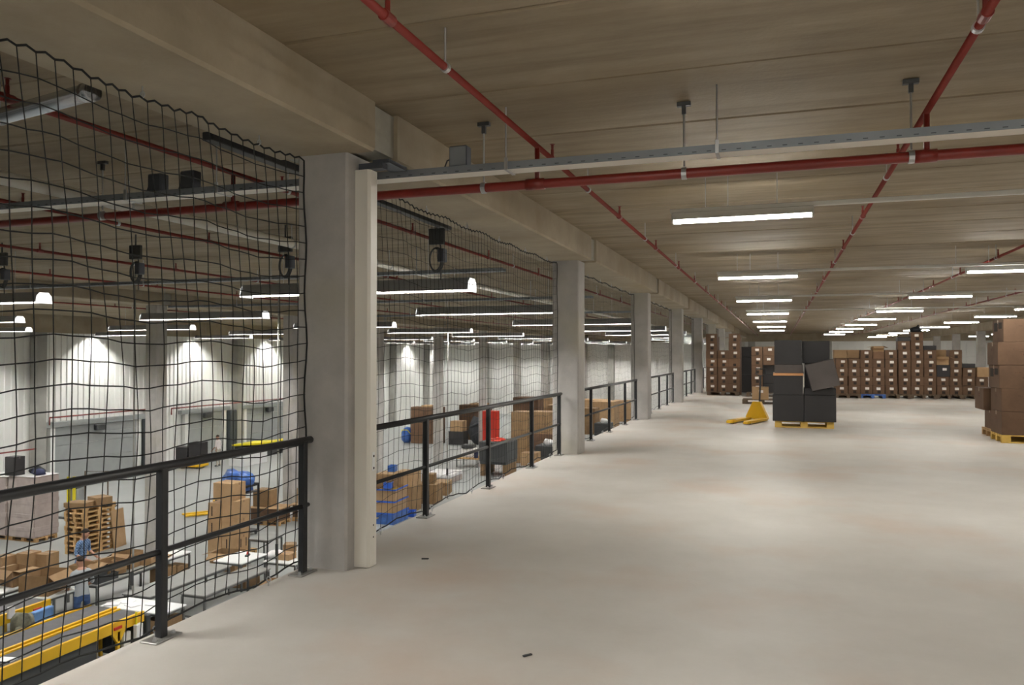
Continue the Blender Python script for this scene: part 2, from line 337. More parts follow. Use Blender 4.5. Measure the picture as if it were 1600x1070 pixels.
for x, lab in ((-2.37, 'grey junction box standing on the cable tray over the deck'), (-5.33, 'dark junction box on the tray behind the net, further from the column'), (-4.97, 'dark junction box on the tray behind the net, with a black cable')):
    j = thing('junction_box', lab, 'junction box', (x, 5.72, 3.06), me=MB().bev(-.075, .075, -.05, .05, 0, .17, .008).mesh('junction_box', 'tray_dark'))
    part('lid', MB().bev(-.068, .068, -.058, -.05, .01, .16, .004), 'tray_dark' if x < -3 else 'tray_zinc', j)
    part('cable', MB().tube([(-.07, 0, .08), (-.11, 0, .07), (-.14, 0, .0), (-.15, 0, -.04)], .006, 6), 'dark_grey', j)
# conduits and cable drops in the hall
t = thing('conduit', 'dark square conduit running along the roof just behind the net', 'conduit', (-4.36, 5.2, 3.36))
part('duct', MB().bev(-.05, .05, 0, 4.9, -.035, .035, .006), 'dark_grey', t)
for yy in (.1, 1.6, 3.2, 4.7): part('bracket', MB().box(-.06, .06, yy - .015, yy + .015, .035, ZC - 3.36), 'zinc', t)
for x, lab in ((-4.38, 'coil of black cable hanging behind the net past the first column'), (-6.78, 'coil of black cable hanging beside the white drain pipe'), (-9.52, 'coil of black cable hanging from a dark bracket, second furthest into the hall'), (-12.35, 'coil of black cable hanging furthest into the hall')):
    t = thing('cable_drop', lab, 'cable', (x, 9.75, 0))
    part('bracket', MB().bev(-.11, .11, -.03, .03, 3.08, 3.30, .01).tube([(0, 0, 3.3), (0, 0, ZC)], .012, 6), 'dark_grey', t)
    part('plug_box', MB().bev(.03, .13, -.06, .06, 2.84, 3.02, .01), 'tray_dark', t)
    for q in range(3):
        part('coil', MB().tube([(.085 * math.cos(a) * (1 + .1 * q) - .02, .02 * q, 2.88 + .15 * math.sin(a) * (1 + .06 * q)) for a in [2 * PI * k / 18 for k in range(18)]], .011, 6, closed=True), 'dark_grey', t)
    part('cord', MB().tube([(.05, 0, 3.08), (.07, .01, 2.95), (.055, .0, 2.72), (.06, 0, 2.6)], .009, 6), 'dark_grey', t)
# drain pipes in the hall
t = thing('drain_pipe', 'thick white drain pipe hung under the hall roof, running away from the camera', 'pipe', (-6.64, 2.7, 3.19))
part('pipe', MB().tube([(0, 0, 0), (0, 70, 0)], .063, 14), 'white_pipe', t, smooth=True)
for yy in range(1, 60, 3): part('hanger', MB().tube([(0, yy - .015, 0), (0, yy + .015, 0)], .07, 12).tube([(0, yy, .06), (0, yy, ZC - 3.19)], .006, 6), 'zinc', t)
t = thing('spiral_duct', 'shiny galvanised round pipe end high behind the near net', 'pipe', (-3.80, 3.56, 3.14), math.radians(180 - 11))
part('pipe', MB().tube([(0, 0, 0), (2.4, 0, 0)], .052, 16), 'spiral_zinc', t, smooth=True)
part('collar', MB().tube([(0, 0, 0), (.07, 0, 0)], .058, 16), 'spiral_zinc', t, smooth=True)
part('hanger', MB().tube([(1.0, 0, .04), (1.0, 0, ZC - 3.14)], .006, 6).tube([(.985, 0, 0), (1.015, 0, 0)], .057, 12), 'zinc', t)

# ------------------------------------------------------------------ deck lamps
def deck_lamp():
    t = thing('ceiling_lamp', '', 'lamp', (0, 0, 0), 0, 'strip lamps over the deck'); W = 1.42
    part('housing', MB().bev(0, W, -.06, .06, .03, .105, .006), 'lamp_housing', t)
    d = MB(); d.prism([(-.05, .03), (-.048, .014), (-.038, .003), (-.028, 0), (.028, 0), (.038, .003), (.048, .014), (.05, .03)], 'x', .02, W - .02)
    part('diffuser', d, 'deck_lamp', t)
    for x in (0, W - .02): part('end_cap', MB().bev(x, x + .02, -.06, .06, -.004, .06, .004), 'lamp_housing', t)
    for x in (.35, W - .35): part('suspension_rod', MB().tube([(x, 0, .105), (x, 0, ZC - 3.0)], .004, 5), 'zinc', t)
    return t
ROWS = {-1.08: ('first row, beside the column beam', [1.6, 8.55, 15.25, 22.0, 29.3, 36.3, 43.4, 50.4, -5.4]),
        3.08: ('middle row of the deck', [1.6, 8.55, 15.45, 21.9, 28.8, 35.2, 41.8, 48.2, 54.6, 61.2, -5.4]),
        7.1: ('third row from the column beam', [1.6, 8.55, 15.4, 22.1, 28.9, 34.3, 40.2, 46.6, 52.5, 59.3, 66.0, 72.2, -5.4]),
        14.4: ('added fourth row from the beam', [15.4, 22.1, 28.9, 36.0, 43.1, 50.2, 57.3, 64.4, 71.5])}  # extra lamp row added to brighten the far end wall
proto = None
for x, (txt, ys) in ROWS.items():
    vis = sorted([y for y in ys if y > 5])
    for y in ys:
        o = deck_lamp() if proto is None else dup(proto, (0, 0, 0)); proto = proto or o
        o.location = (x, y, 3.0)
        o['label'] = f'lit white strip lamp, {ORD[vis.index(y) + 1]} from the camera in the {txt}' if y > 5 else f'unseen strip lamp {"above" if y > 0 else "behind"} the camera, {txt}'
for i, y in enumerate([8.55, 15.3, 22, 29]):
    t = thing('lamp_rail', f'thin white carrier rail joining the {ORD[i + 1]} cross row of strip lamps from the camera', 'rail', (-1.1, y, 3.106))
    part('rail', MB().bev(0, 12.5, -.03, .03, 0, .045, .005), 'lamp_housing', t)
    for x in (.6, 4, 7, 10): part('hanger_rod', MB().tube([(x, 0, .04), (x, 0, ZC - 3.106)], .004, 5), 'zinc', t)
# ------------------------------------------------------------------ hall lamps: troughs with open undersides
def hall_lamp():
    t = thing('hall_lamp', '', 'lamp', (0, 0, 0), 0, 'long trough lamps in the hall'); W = 3.9
    s = MB(); A = [(-.17, 0), (-.10, .18), (.10, .18), (.17, 0)]
    def shell(pts, off):
        m = MB(); n = len(pts); vs = [(x, p[0], p[1]) for x in (-W, 0) for p in pts] + [(x, q[0], q[1]) for x in (-W, 0) for q in off]
        f = []
        for i in range(n - 1):
            f += [(i, i + 1, n + i + 1, n + i), (2 * n + i, 3 * n + i, 3 * n + i + 1, 2 * n + i + 1)]
        f += [(0, n, 3 * n, 2 * n), (n - 1, 3 * n - 1, 4 * n - 1, 2 * n - 1)]
        m._add(vs, f); return m
    part('reflector', shell(A, [(-.163, 0), (-.094, .174), (.094, .174), (.163, 0)]), 'lamp_reflector', t)
    part('inner_lining', shell([(-.1625, .001), (-.0935, .1735), (.0935, .1735), (.1625, .001)], [(-.158, .001), (-.091, .169), (.091, .169), (.158, .001)]), 'lamp_inner', t)
    part('tube', MB().box(-W + .03, -.03, -.045, .045, .115, .16), 'hall_lamp', t)
    for x in (-W, -.002):
        part('end_plate', MB().prism([(-.17, -.02), (-.15, .11), (-.09, .175), (.09, .175), (.15, .11), (.17, -.02)], 'x', x - .003, x + .003), 'lamp_end', t, label='glowing white end plate')
    for x in (-3.2, -.7): part('suspension_wire', MB().tube([(x, 0, .18), (x, 0, ZC - 2.535)], .004, 5), 'zinc', t)
    return t
proto = None
for i, y in enumerate([10.6, 17.0, 24.1, 31.2, 38.4, 45.6, 52.8, 60.0, 67.2, 73.7, 2.0]):  # row nearest the end wall and the final unseen lamp are added for brightness
    for j, x in enumerate([-4.2, -12.4, -20.8, -29.0]):
        if y < 5 and j: continue
        o = hall_lamp() if proto is None else dup(proto, (0, 0, 0)); proto = proto or o
        o.location = (x, y, 2.52)
        o['label'] = f'trough lamp in the hall, {ORD[i + 1]} row from the camera, {ORD[j + 1]} out from the deck' if y > 5 else f'added unseen trough lamp {("beside", "behind")[y < 0]} the camera in the hall, {ORD[j + 1]} out from the deck'

# ================================================================== deck edge: railings, nets, trunking
def railing(y0, y1, posts, lab, loc=(-3.30, 0, 0)):
    t = thing('railing', lab, 'railing', loc, 0, 'black railings along the deck edge')
    part('top_rail', MB().tube([(0, y0, .965), (0, y1, .965)], .027, 12), 'rail_black', t, smooth=True)
    part('mid_rail', MB().tube([(0, y0 + .03, .49), (0, y1 - .03, .49)], .017, 10), 'rail_black', t, smooth=True)
    pm = MB().bev(-.025, .025, -.025, .025, .008, .965, .005).mesh('post', 'rail_black')
    bm_ = MB().bev(-.06, .06, -.10, .10, 0, .01, .003).mesh('base_plate', 'plate_steel')
    bo = MB().tube([(0, 0, .01), (0, 0, .03)], .009, 6); bo.tube([(0, 0, .01), (0, 0, .018)], .014, 6); bo = bo.mesh('bolt', 'zinc')
    for y in posts:
        p = link('post', pm, t, (0, y, 0)); link('base_plate', bm_, p)
        for dy in (-.07, .07): link('bolt', bo, p, (0.02, dy, 0))
    return t
railing(.2, 5.07, [1.9, 3.585, 4.975], 'black steel railing before the first column, beside the camera')
railing(5.62, 12.16, [5.72, 7.09, 8.85, 10.6, 12.06], 'black steel railing between the first and second columns')
r3 = railing(12.75, 19.2, [12.85, 14.29, 15.95, 17.7, 19.12], 'black steel railing between the second and third columns')
for k in range(1, 8): dup(r3, (-3.30, 7.1 * k, 0), label=f'black steel railing between the {ORD[k + 2]} and {ORD[k + 3]} columns')

def net(Y, L, lab, seed, shear=1.0, h=.0036):
    """knotted net hung from the beam: square section cords through displaced knots, scalloped edge rope, eye hooks"""
    t = thing('safety_net', lab, 'net', (-3.37, Y, 0), 0, 'black safety nets along the deck edge')
    R = random.Random(seed); ph = [R.uniform(0, 6.3) for _ in range(8)]
    nv = int(L / .1); nz = 24; cy = L / nv
    hooks = [L * (i + .5) / max(2, round(L / 1.05)) for i in range(max(2, round(L / 1.05)))]
    def top(y): return 3.055 - .035 * abs(math.sin(PI * (y / L * len(hooks)))) if True else 0
    def bot(y): return .02 + .05 * abs(math.cos(PI * (y / L * len(hooks))))
    def P(i, j):
        y = i * cy; u = j / nz; z0, z1 = bot(y), top(y)
        z = z0 + (z1 - z0) * u
        edge = min(1, i / 6, (nv - i) / 6)
        yy = y + edge * (shear * (.11 * max(0, (z - 1.5) / 1.5) ** 1.5 + .05 * max(0, (1.2 - z) / 1.2)) * -1 + .012 * math.sin(2.1 * y + ph[0] + z) + .010 * math.sin(4.3 * z + ph[1] + i))
        z += .012 * math.sin(1.7 * y + ph[2] + z * 1.3) * math.sin(PI * u) + .004 * math.sin(i * 2.1 + j * 1.3)
        return Vector((.022 * math.sin(1.1 * y + ph[3]) * math.sin(PI * u) + .004 * math.sin(i * 1.7 + j), yy, z))
    vs, fs = [], []
    def seg(pts):
        m = len(pts); b0 = len(vs)
        for k, p in enumerate(pts):
            d = (pts[min(k + 1, m - 1)] - pts[max(k - 1, 0)]).normalized(); a = d.cross(Vector((1, 0, 0))).normalized() * h
            vs.extend((p + Vector((h, 0, 0)), p + a, p - Vector((h, 0, 0)), p - a))
        for k in range(m - 1):
            for q in range(4): fs.append((b0 + 4 * k + q, b0 + 4 * k + (q + 1) % 4, b0 + 4 * k + 4 + (q + 1) % 4, b0 + 4 * k + 4 + q))
    for i in range(1, nv): seg([P(i, j) for j in range(nz + 1)])
    for j in range(1, nz): seg([P(i, j) for i in range(nv + 1)])
    me = bpy.data.meshes.new('net_cords'); me.from_pydata(vs, [], fs); me.materials.append(MATS['net_cord'])
    link('net_cords', me, t, kind='stuff')
    rope = []
    for i in range(nv):
        a, b = P(i, nz), P(i + 1, nz)
        rope += [a, a.lerp(b, .5) + Vector((0, 0, .018))]
    rope += [P(nv, nz)]
    side = [P(nv, j) + Vector((0, .012 * math.sin(j * 1.1), 0)) for j in range(nz - 1, 0, -1)]
    low = [P(i, 0) for i in range(nv, -1, -1)]
    side2 = [P(0, j) for j in range(1, nz)]
    part('edge_rope', MB().tube(rope + side + low + side2, .0065, 6, closed=True), 'net_cord', t)
    tie = MB().tube([(0, 0, 3.075 - .04), (0, 0, 3.1)], .004, 5); tie.tube([(.014 * math.cos(a), 0, 3.052 + .018 * math.sin(a)) for a in [k * PI / 5 for k in range(10)]], .004, 5, closed=True); tie = tie.mesh('eye_hook', 'zinc')
    fl = MB().tube([(.02, 0, 0), (.02, 0, .03)], .005, 5); fl.tube([(.02 + .016 * math.cos(a), 0, .042 + .018 * math.sin(a)) for a in [k * PI / 5 for k in range(10)]], .004, 5, closed=True); fl = fl.mesh('eye_hook', 'zinc')
    for y in hooks: link('eye_hook', tie, t, (0, y - .02, 0)); link('eye_hook', fl, t, (0, y + .08, 0))
    return t
net(.9, 4.18, 'black net from deck floor to beam before the first column', 3)
net(5.63, 6.55, 'black net from deck floor to beam between the first and second columns', 5, .6, .0019)
n2 = net(5.63 + 7.1, 6.55, 'black net from deck floor to beam between the second and third columns', 6, .5, .0012)
for k in range(2, 6): dup(n2, (-3.37, 5.63 + 7.1 * k, 0), label=f'black net from deck floor to beam between the {ORD[k + 1]} and {ORD[k + 2]} columns')

t = thing('cable_trunking', 'white vertical cable trunking on the side of the first column', 'trunking', (-3.03, 5.24, 0))
part('trunk', MB().prism([(0.002, 0), (.105, 0), (.125, .02), (.125, .115), (0.002, .115)], 'z', 0.004, 2.99), 'white_trunk', t)
part('socket', MB().bev(.125, .130, .045, .085, .72, .86, .002), 'white_paint', t)
for z in (.74, .83): part('screw_hole', MB().tube([(.130, .065, z), (.1315, .065, z)], .010, 8), 'hole', t)
for z in (.22, .31): part('screw_hole', MB().tube([(.125, .07, z), (.1262, .07, z)], .007, 8), 'hole', t)
part('bracket', MB().box(.02, .22, .02, .10, 2.995, 3.04).box(.12, .26, .05, .35, 3.04, 3.07), 'tray_dark', t)
#@@PART2
# ================================================================== cartons and pallets
CACHE = {}
def cached(key, fn):
    if key not in CACHE: CACHE[key] = fn()
    return CACHE[key]
def carton(label, loc, w, d, h, rz=0, m='carton', group=None, sticker=False, hole=False, tape=True, prints=False, name='carton', cat='box', tm=None, ry=0):
    """closed carton, origin at the centre of its underside; front is -y"""
    k = (round(w, 3), round(d, 3), round(h, 3))
    me = cached(('c', k, m), lambda: MB().bev(-w / 2, w / 2, -d / 2, d / 2, 0, h, .006).mesh(name, m))
    o = thing(name, label, cat, loc, rz, group, me)
    if ry: o.rotation_euler = (0, ry, rz)
    if tape:
        tm = tm or ('black_card_face' if m.startswith('black') else 'tape')
        link('tape', cached(('t', k, tm), lambda: MB().box(-w / 2 - .0015, w / 2 + .0015, -.03, .03, h - .07, h + .0015).box(-w / 2 + .0, w / 2, -.004, .004, h + .0015, h + .002).mesh('tape', tm)), o)
    if sticker:
        link('sticker', cached(('s', k), lambda: MB().box(-.045, .085, -d / 2 - .002, -d / 2, h * .52, h * .52 + .085).mesh('sticker', 'sticker')), o, (random.uniform(-.03, .03), 0, random.uniform(-.01, .01)))
    if hole:
        link('hand_hole', cached(('h', k), lambda: MB().bev(-.04, .07, -d / 2 - .0015, -d / 2 + .004, h * .08, h * .40, .004).mesh('hand_hole', 'hole')), o)
    if prints:
        link('printed_mark', cached(('p', k), lambda: MB().box(w * .08, w * .38, -d / 2 - .0012, -d / 2, h * .42, h * .50).box(w * .08, w * .44, -d / 2 - .0012, -d / 2, h * .56, h * .60).box(-w * .1, w * .3, -d / 2 - .0012, -d / 2, h * .68, h * .71)
             .box(-w / 2 - .0012, -w / 2, -d * .1, d * .1, h * .6, h * .75).mesh('printed_mark', 'print')), o)
    return o
def open_carton(label, loc, w, d, h, rz=0, m='carton', group=None, flaps=(50, 40, 60, 35), name='open_carton'):
    k = (round(w, 3), round(d, 3), round(h, 3)); e = .006
    me = cached(('o', k, m), lambda: MB().box(-w / 2, w / 2, -d / 2, d / 2, 0, e).box(-w / 2, -w / 2 + e, -d / 2, d / 2, e, h).box(w / 2 - e, w / 2, -d / 2, d / 2, e, h).box(-w / 2 + e, w / 2 - e, -d / 2, -d / 2 + e, e, h).box(-w / 2 + e, w / 2 - e, d / 2 - e, d / 2, e, h).mesh(name, m))
    o = thing(name, label, 'box', loc, rz, group, me); fl = min(w, d) * .48
    for i, (a, L, off) in enumerate(((0, w, d / 2), (PI / 2, d, w / 2), (PI, w, d / 2), (-PI / 2, d, w / 2))):
        f = cached(('f', round(L, 3), round(fl, 3), m), lambda: MB().box(-L / 2 + .008, L / 2 - .008, -fl, 0, -.004, 0).mesh('flap', 'carton_light' if m == 'carton' else m))  # paler colour paints light onto the flaps of plain cartons
        p = link('flap', f, o); off = off - .003
        p.matrix_local = Matrix.Rotation(a, 4, 'Z') @ Matrix.Translation((0, -off, h)) @ Matrix.Rotation(math.radians(flaps[i] - 20), 4, 'X')
    return o
def pallet(label, loc, rz=0, m='wood', group=None, w=1.2, d=.8, long_x=True):
    """euro pallet: five top boards, three stringers, nine blocks, three runners"""
    t = thing('pallet', label, 'pallet', loc, rz, group)
    key = ('pal', m)
    def mk():
        return dict(b1=MB().bev(-w / 2, w / 2, -.0725, .0725, .122, .144, .003).mesh('top_board', m), b2=MB().bev(-w / 2, w / 2, -.05, .05, .122, .144, .003).mesh('top_board', m),
                    s=MB().bev(-.0725, .0725, -d / 2, d / 2, .1, .122, .003).mesh('cross_board', m), bl=MB().bev(-.0725, .0725, -.05, .05, .022, .1, .003).mesh('block', m), r=MB().bev(-w / 2, w / 2, -.05, .05, 0, .022, .003).mesh('runner', m))
    q = cached(key, mk)
    for y, b in ((-.3275, 'b1'), (-.17, 'b2'), (0, 'b1'), (.17, 'b2'), (.3275, 'b1')): link('top_board', q[b], t, (0, y, 0))
    for x in (-.5275, 0, .5275):
        link('cross_board', q['s'], t, (x, 0, 0))
        for y in (-.35, 0, .35): link('block', q['bl'], t, (x, y, 0))
    for y in (-.35, 0, .35): link('runner', q['r'], t, (0, y, 0))
    return t
# ------------------------------------------------------------------ pile of black boxes on the yellow pallet
G = 'black boxes on the yellow pallet'
pallet('yellow wooden pallet under the pile of black boxes', (.51, 18.56, 0), 0, 'wood_yellow', w=1.2)
carton('large black box on the yellow pallet, bottom row beside the pallet truck', (.185, 18.50, .144), .64, .78, .574, 0, 'black_card', G, cat='box')
carton('large black box on the yellow pallet, bottom row away from the pallet truck', (.832, 18.50, .144), .64, .78, .574, 0, 'black_card', G)
bx = carton('black box with a brown open rim, second layer above the pallet truck side', (.19, 18.47, .719), .60, .72, .41, 0, 'black_card', G, tape=False)
link('lid_rim', MB().bev(-.31, .31, -.37, .37, .411, .466, .004).mesh('lid_rim', 'tape_orange'), bx, label='brown cardboard rim')
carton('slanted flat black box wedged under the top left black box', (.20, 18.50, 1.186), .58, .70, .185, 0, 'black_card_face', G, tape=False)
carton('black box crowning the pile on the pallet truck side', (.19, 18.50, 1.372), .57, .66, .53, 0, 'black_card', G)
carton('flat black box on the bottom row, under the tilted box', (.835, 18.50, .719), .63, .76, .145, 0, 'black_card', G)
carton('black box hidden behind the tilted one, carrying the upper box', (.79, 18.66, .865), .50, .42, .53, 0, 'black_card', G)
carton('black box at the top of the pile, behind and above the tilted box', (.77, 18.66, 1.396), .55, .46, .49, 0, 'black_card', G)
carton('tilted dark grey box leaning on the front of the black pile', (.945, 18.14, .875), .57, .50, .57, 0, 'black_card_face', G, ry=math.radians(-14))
# pallet truck
t = thing('pallet_truck', 'yellow hand pallet truck with lowered forks beside the black box pile', 'pallet truck', (-.52, 19.72, 0), math.radians(-18.7))
fork = MB().prism([(-.08, .03), (.08, .03), (.08, .085), (-.08, .085)], 'y', -1.1, 0).prism([(-.06, .025), (.06, .025), (.06, .07), (-.06, .07)], 'y', -1.2, -1.1).mesh('fork', 'yellow_paint')
for x in (-.2, .2):
    f = link('fork', fork, t, (x, 0, 0)); link('fork_roller', MB().tube([(-.04, -1.0, .03), (.04, -1.0, .03)], .03, 10).mesh('fork_roller', 'dark_grey'), f)
part('body', MB().prism([(-.27, .05), (.27, .05), (.25, .12), (.09, .46), (-.09, .46), (-.25, .12)], 'y', 0, .12), 'yellow_paint', t)
part('pump', MB().tube([(0, .2, .05), (0, .2, .42)], .06, 10), 'dark_grey', t)
for x in (-.09, .09): part('steer_wheel', MB().tube([(x - .025, .2, .09), (x + .025, .2, .09)], .09, 14), 'dark_grey', t)
part('handle_shaft', MB().tube([(0, .22, .4), (0, .30, 1.08)], .022, 8), 'dark_grey', t)
part('handle_loop', MB().tube([(0, .3, 1.06), (-.12, .31, 1.12), (-.12, .33, 1.24), (.12, .33, 1.24), (.12, .31, 1.12)], .016, 8, closed=True), 'dark_grey', t)
pallet('small dark pallet under the lone tan carton', (-.52, 26.75, 0), 0, 'wood_dark', w=1.2)
carton('lone tan carton with a white label, behind the pallet truck', (-.57, 26.62, .144), .5, .5, .40, 0, 'carton_light', sticker=True)
# ------------------------------------------------------------------ stacked cartons on the pallet at the picture's right
G = 'big brown cartons on the pallet beyond the tilted black box'
pallet('pale wooden pallet under the tall brown cartons', (4.39, 16.66, 0), 0, 'wood_yellow')
pallet('reddish pallet just behind the pallet of tall brown cartons', (4.45, 17.62, 0), 0, 'wood')
for z, dx, ry, lay in ((.144, 0, 0, 'bottom'), (.562, .0, 0, 'second'), (.98, -.03, 0, 'third'), (1.398, -.05, 0, 'fourth'), (1.816, .04, 0, 'top')):
    for q, side in ((0, 'outer'), (1, 'inner')):
        o = carton(f'big brown carton in the {lay} layer of the tall stack, {side} side', (4.09 + dx + .605 * q, 16.64, z), .6, .76, .416, 0, 'carton_dark', G, prints=True)
        if lay in ('third', 'top') and q == 0:
            link('hand_hole', MB().bev(-.302, -.296, -.28, -.05, .24, .36, .004).mesh('hand_hole', 'hole'), o)
            link('hand_hole', MB().bev(-.302, -.296, .02, .26, .2, .36, .004).mesh('hand_hole', 'hole'), o)
carton('reddish carton low down behind the tall brown stack', (4.2, 17.62, .144), .6, .76, .38, 0, 'carton_dark', G)
carton('brown carton jutting out behind the tall brown stack', (4.02, 17.56, .525), .62, .7, .42, 0, 'carton_dark', G, prints=True)
carton('brown carton above the jutting one, behind the tall stack', (4.28, 17.6, .946), .62, .7, .42, 0, 'carton_dark', G)
# ------------------------------------------------------------------ long back row of labelled cartons
G = 'labelled cartons in the long back row'
XS = [2.17, 2.59, 3.01, 3.41, 3.84, 4.28, 4.71, 5.13, 5.55, 5.97, 6.40, 6.82]
NB = [4, 4, 5, 4, 5, 6, 7, 5, 2, 5, 3, 2]
def yrow(x): return 31.0 + .17 * (x - 2)
for i in range(0, 12, 2):
    x = (XS[i] + XS[i + 1]) / 2 + .0
    p = pallet(f'dark pallet under the {ORD[i + 1]} and {ORD[i + 2]} stacks of the back row', (x, yrow(x) + .56, 0), math.pi / 2, 'blue_plastic' if i == 2 else 'wood_dark', 'pallets under the back row')
    p.scale = (1.0, 1.07, 1)
for i, x in enumerate(XS):
    z = .145
    for k in range(NB[i]):
        o = carton(f'brown labelled carton, {ORD[k + 1]} from the floor in the {ORD[i + 1]} stack from the black pile', (x + random.uniform(-.008, .008), yrow(x) + .3, z), .40, .56, .318, random.uniform(-.02, .02), 'carton_dark', G, sticker=True, hole=True, tape=False); z += .3205
    if i == 8:
        carton('black carton with a white label in a gap of the back row', (x + .02, yrow(x) + .30, z), .43, .56, .42, 0, 'black_card', G, sticker=True); z += .422
        open_carton('opened brown carton above the black one in the back row', (x, yrow(x) + .3, z), .40, .5, .30, 0, 'carton_light', G)
    if i == 3:
        carton('light carton laid on the fourth stack of the back row', (x, yrow(x) + .32, z), .38, .42, .26, .1, 'carton', G); z += .262
        open_carton('opened pale carton topping the fourth stack of the back row', (x, yrow(x) + .32, z), .36, .4, .2, .1, 'carton_light', G)
    if i == 11:
        carton('pale tan carton on the last stack of the back row', (x + .02, yrow(x) + .3, z), .40, .45, .34, .15, 'carton_light', G)
    if i in (5, 10, 7):
        carton(f'thin black carton lying on the {ORD[i + 1]} stack of the back row', (x, yrow(x) + .3, z), .42, .54, .15, 0, 'black_card', G, tape=False)
    if i == 6:
        t = thing('black_bag', 'black bag dropped on the tallest stack of the back row', 'bag', (x, yrow(x) + .3, z), 0, None, MB().blob((0, 0, .08), (.19, .22, .12), 3, flat=.65).mesh('black_bag', 'dark_fabric', True))
        part('knot', MB().tube([(.03, 0, .17), (.05, .0, .23), (.09, .02, .25)], [.03, .02, .035], 6), 'dark_fabric', t)
for j, (x, n) in enumerate(((2.2, 4), (2.66, 4), (3.1, 4), (3.9, 4), (5.7, 4), (6.2, 3))):
    z = .002
    for k in range(n):
        carton(f'brown carton in the second row behind, {ORD[k + 1]} up in the {ORD[j + 1]} stack', (x, yrow(x) + 1.55, z), .44, .5, .36, 0, 'carton', 'cartons behind the long back row', tape=False); z += .363
    open_carton(f'opened carton coloured as lit, peeping over the back row, {ORD[j + 1]} from the black pile', (x, yrow(x) + 1.55, z), .44, .5, .3, random.uniform(-.1, .1), 'carton_light', 'opened cartons behind the long back row', flaps=(120, 95, 160, 110))  # paler carton colour stands in for light falling on these
# cluster beside the railing
G = 'labelled cartons stacked beside the far columns'
for j, (x, n) in enumerate(((-2.47, 7), (-2.03, 5), (-1.62, 7))):
    z = .145
    for k in range(n):
        carton(f'brown labelled carton, {ORD[k + 1]} up in the {ORD[j + 1]} stack from the far columns', (x, 31.65, z), .42, .58, .318, random.uniform(-.02, .02), 'carton_dark' if k != 3 else 'carton', G, sticker=not (j == 2 and k == 3), hole=True, tape=False); z += .3205
    if j != 1: open_carton(f'opened carton with flaps coloured as lit topping the {ORD[j + 1]} stack from the far columns', (x, 32.35, .002), .42, .5, 2.28, 0, 'carton', G)
pallet('dark pallet under the stacks beside the far columns', (-2.05, 31.75, 0), 0, 'wood_dark')
G = 'labelled cartons stacked behind the lone tan carton'
for j, (x, n) in enumerate(((-.78, 5), (-.36, 5))):
    z = .145
    for k in range(n):
        if j == 1 and k < 3:
            carton(f'dark carton, {ORD[k + 1]} up in the inner stack behind the lone tan carton', (x, 31.4, z), .40, .56, .345, 0, 'black_card', G, tape=False)
        else:
            carton(f'brown labelled carton, {ORD[k + 1]} up in the {("outer", "inner")[j]} stack behind the lone tan carton', (x, 31.2, z), .40, .56, .345, 0, 'carton_dark', G, sticker=True, hole=j == 0, tape=False)
        z += .3475
pallet('dark pallet under the stacks behind the lone tan carton', (-.57, 31.35, 0), 0, 'wood_dark')
for k, (x, z, h) in enumerate(((-1.45, .002, .75), (-1.4, .755, .72), (-1.42, 1.478, .42))):
    carton(f'big black box in the dark stack between the two label stacks, {ORD[k + 1]} up', (x, 34.4, z), .8, .8, h, 0, 'black_card', 'black boxes standing far back')
carton('black box far back behind the stacks of labelled cartons', (-.5, 34.4, .002), .9, .8, 1.9, 0, 'black_card', 'black boxes standing far back')

# ================================================================== the hall below
H = ZF
def hall_pallet(label, x, y, rz=0, m='wood', group=None): return pallet(label, (x, y, H + .001), rz, m, group)
# wrapped loads
def wrapped(label, x, y, w, d, h, top=True):
    t = thing('wrapped_load', label, 'pallet load', (x, y, H + .146), 0, 'film wrapped pallet loads')
    part('load', MB().bev(-w / 2, w / 2, -d / 2, d / 2, 0, h, .03, 2), 'film', t)
    part('top_sheet', MB().bev(-w / 2 + .01, w / 2 - .01, -d / 2 + .01, d / 2 - .01, h, h + .02, .008), 'film_top', t)
    for k in range(4): part('film_band', MB().bev(-w / 2 - .006, w / 2 + .006, -d / 2 - .006, d / 2 + .006, h * (.1 + .22 * k), h * (.1 + .22 * k) + .16, .02), 'film', t)
    hall_pallet('wooden pallet under ' + label, x, y, 0, 'wood')
wrapped('the mauve film wrapped load with a white top, nearest the hall column', -23.72, 19.95, 1.16, .96, 2.0)
wrapped('the mauve film wrapped load under the dark box', -24.95, 19.95, 1.16, .96, 1.95)
carton('tall dark box standing on a wrapped load behind the near net', (-24.15, 19.6, H + 2.17), .42, .4, .62, 0, 'black_card')
for k, (x, y, lab) in enumerate(((-23.75, 20.1, 'navy folded blanket heap on the wrapped load'), (-23.40, 19.85, 'small dark bundle at the corner of the wrapped load'))):
    t = thing('bundle', lab, 'bundle', (x, y, H + 2.168), 0, None, MB().blob((0, 0, .09), (.30 - .1 * k, .2, .13), 5 + k, flat=.65).mesh('bundle', 'dark_fabric' if k == 0 else 'navy', True))
    part('strap', MB().tube([(-.05, -.18, .06), (-.02, -.12, .2), (0, 0, .25), (.02, .12, .2)], .015, 6), 'dark_grey', t)
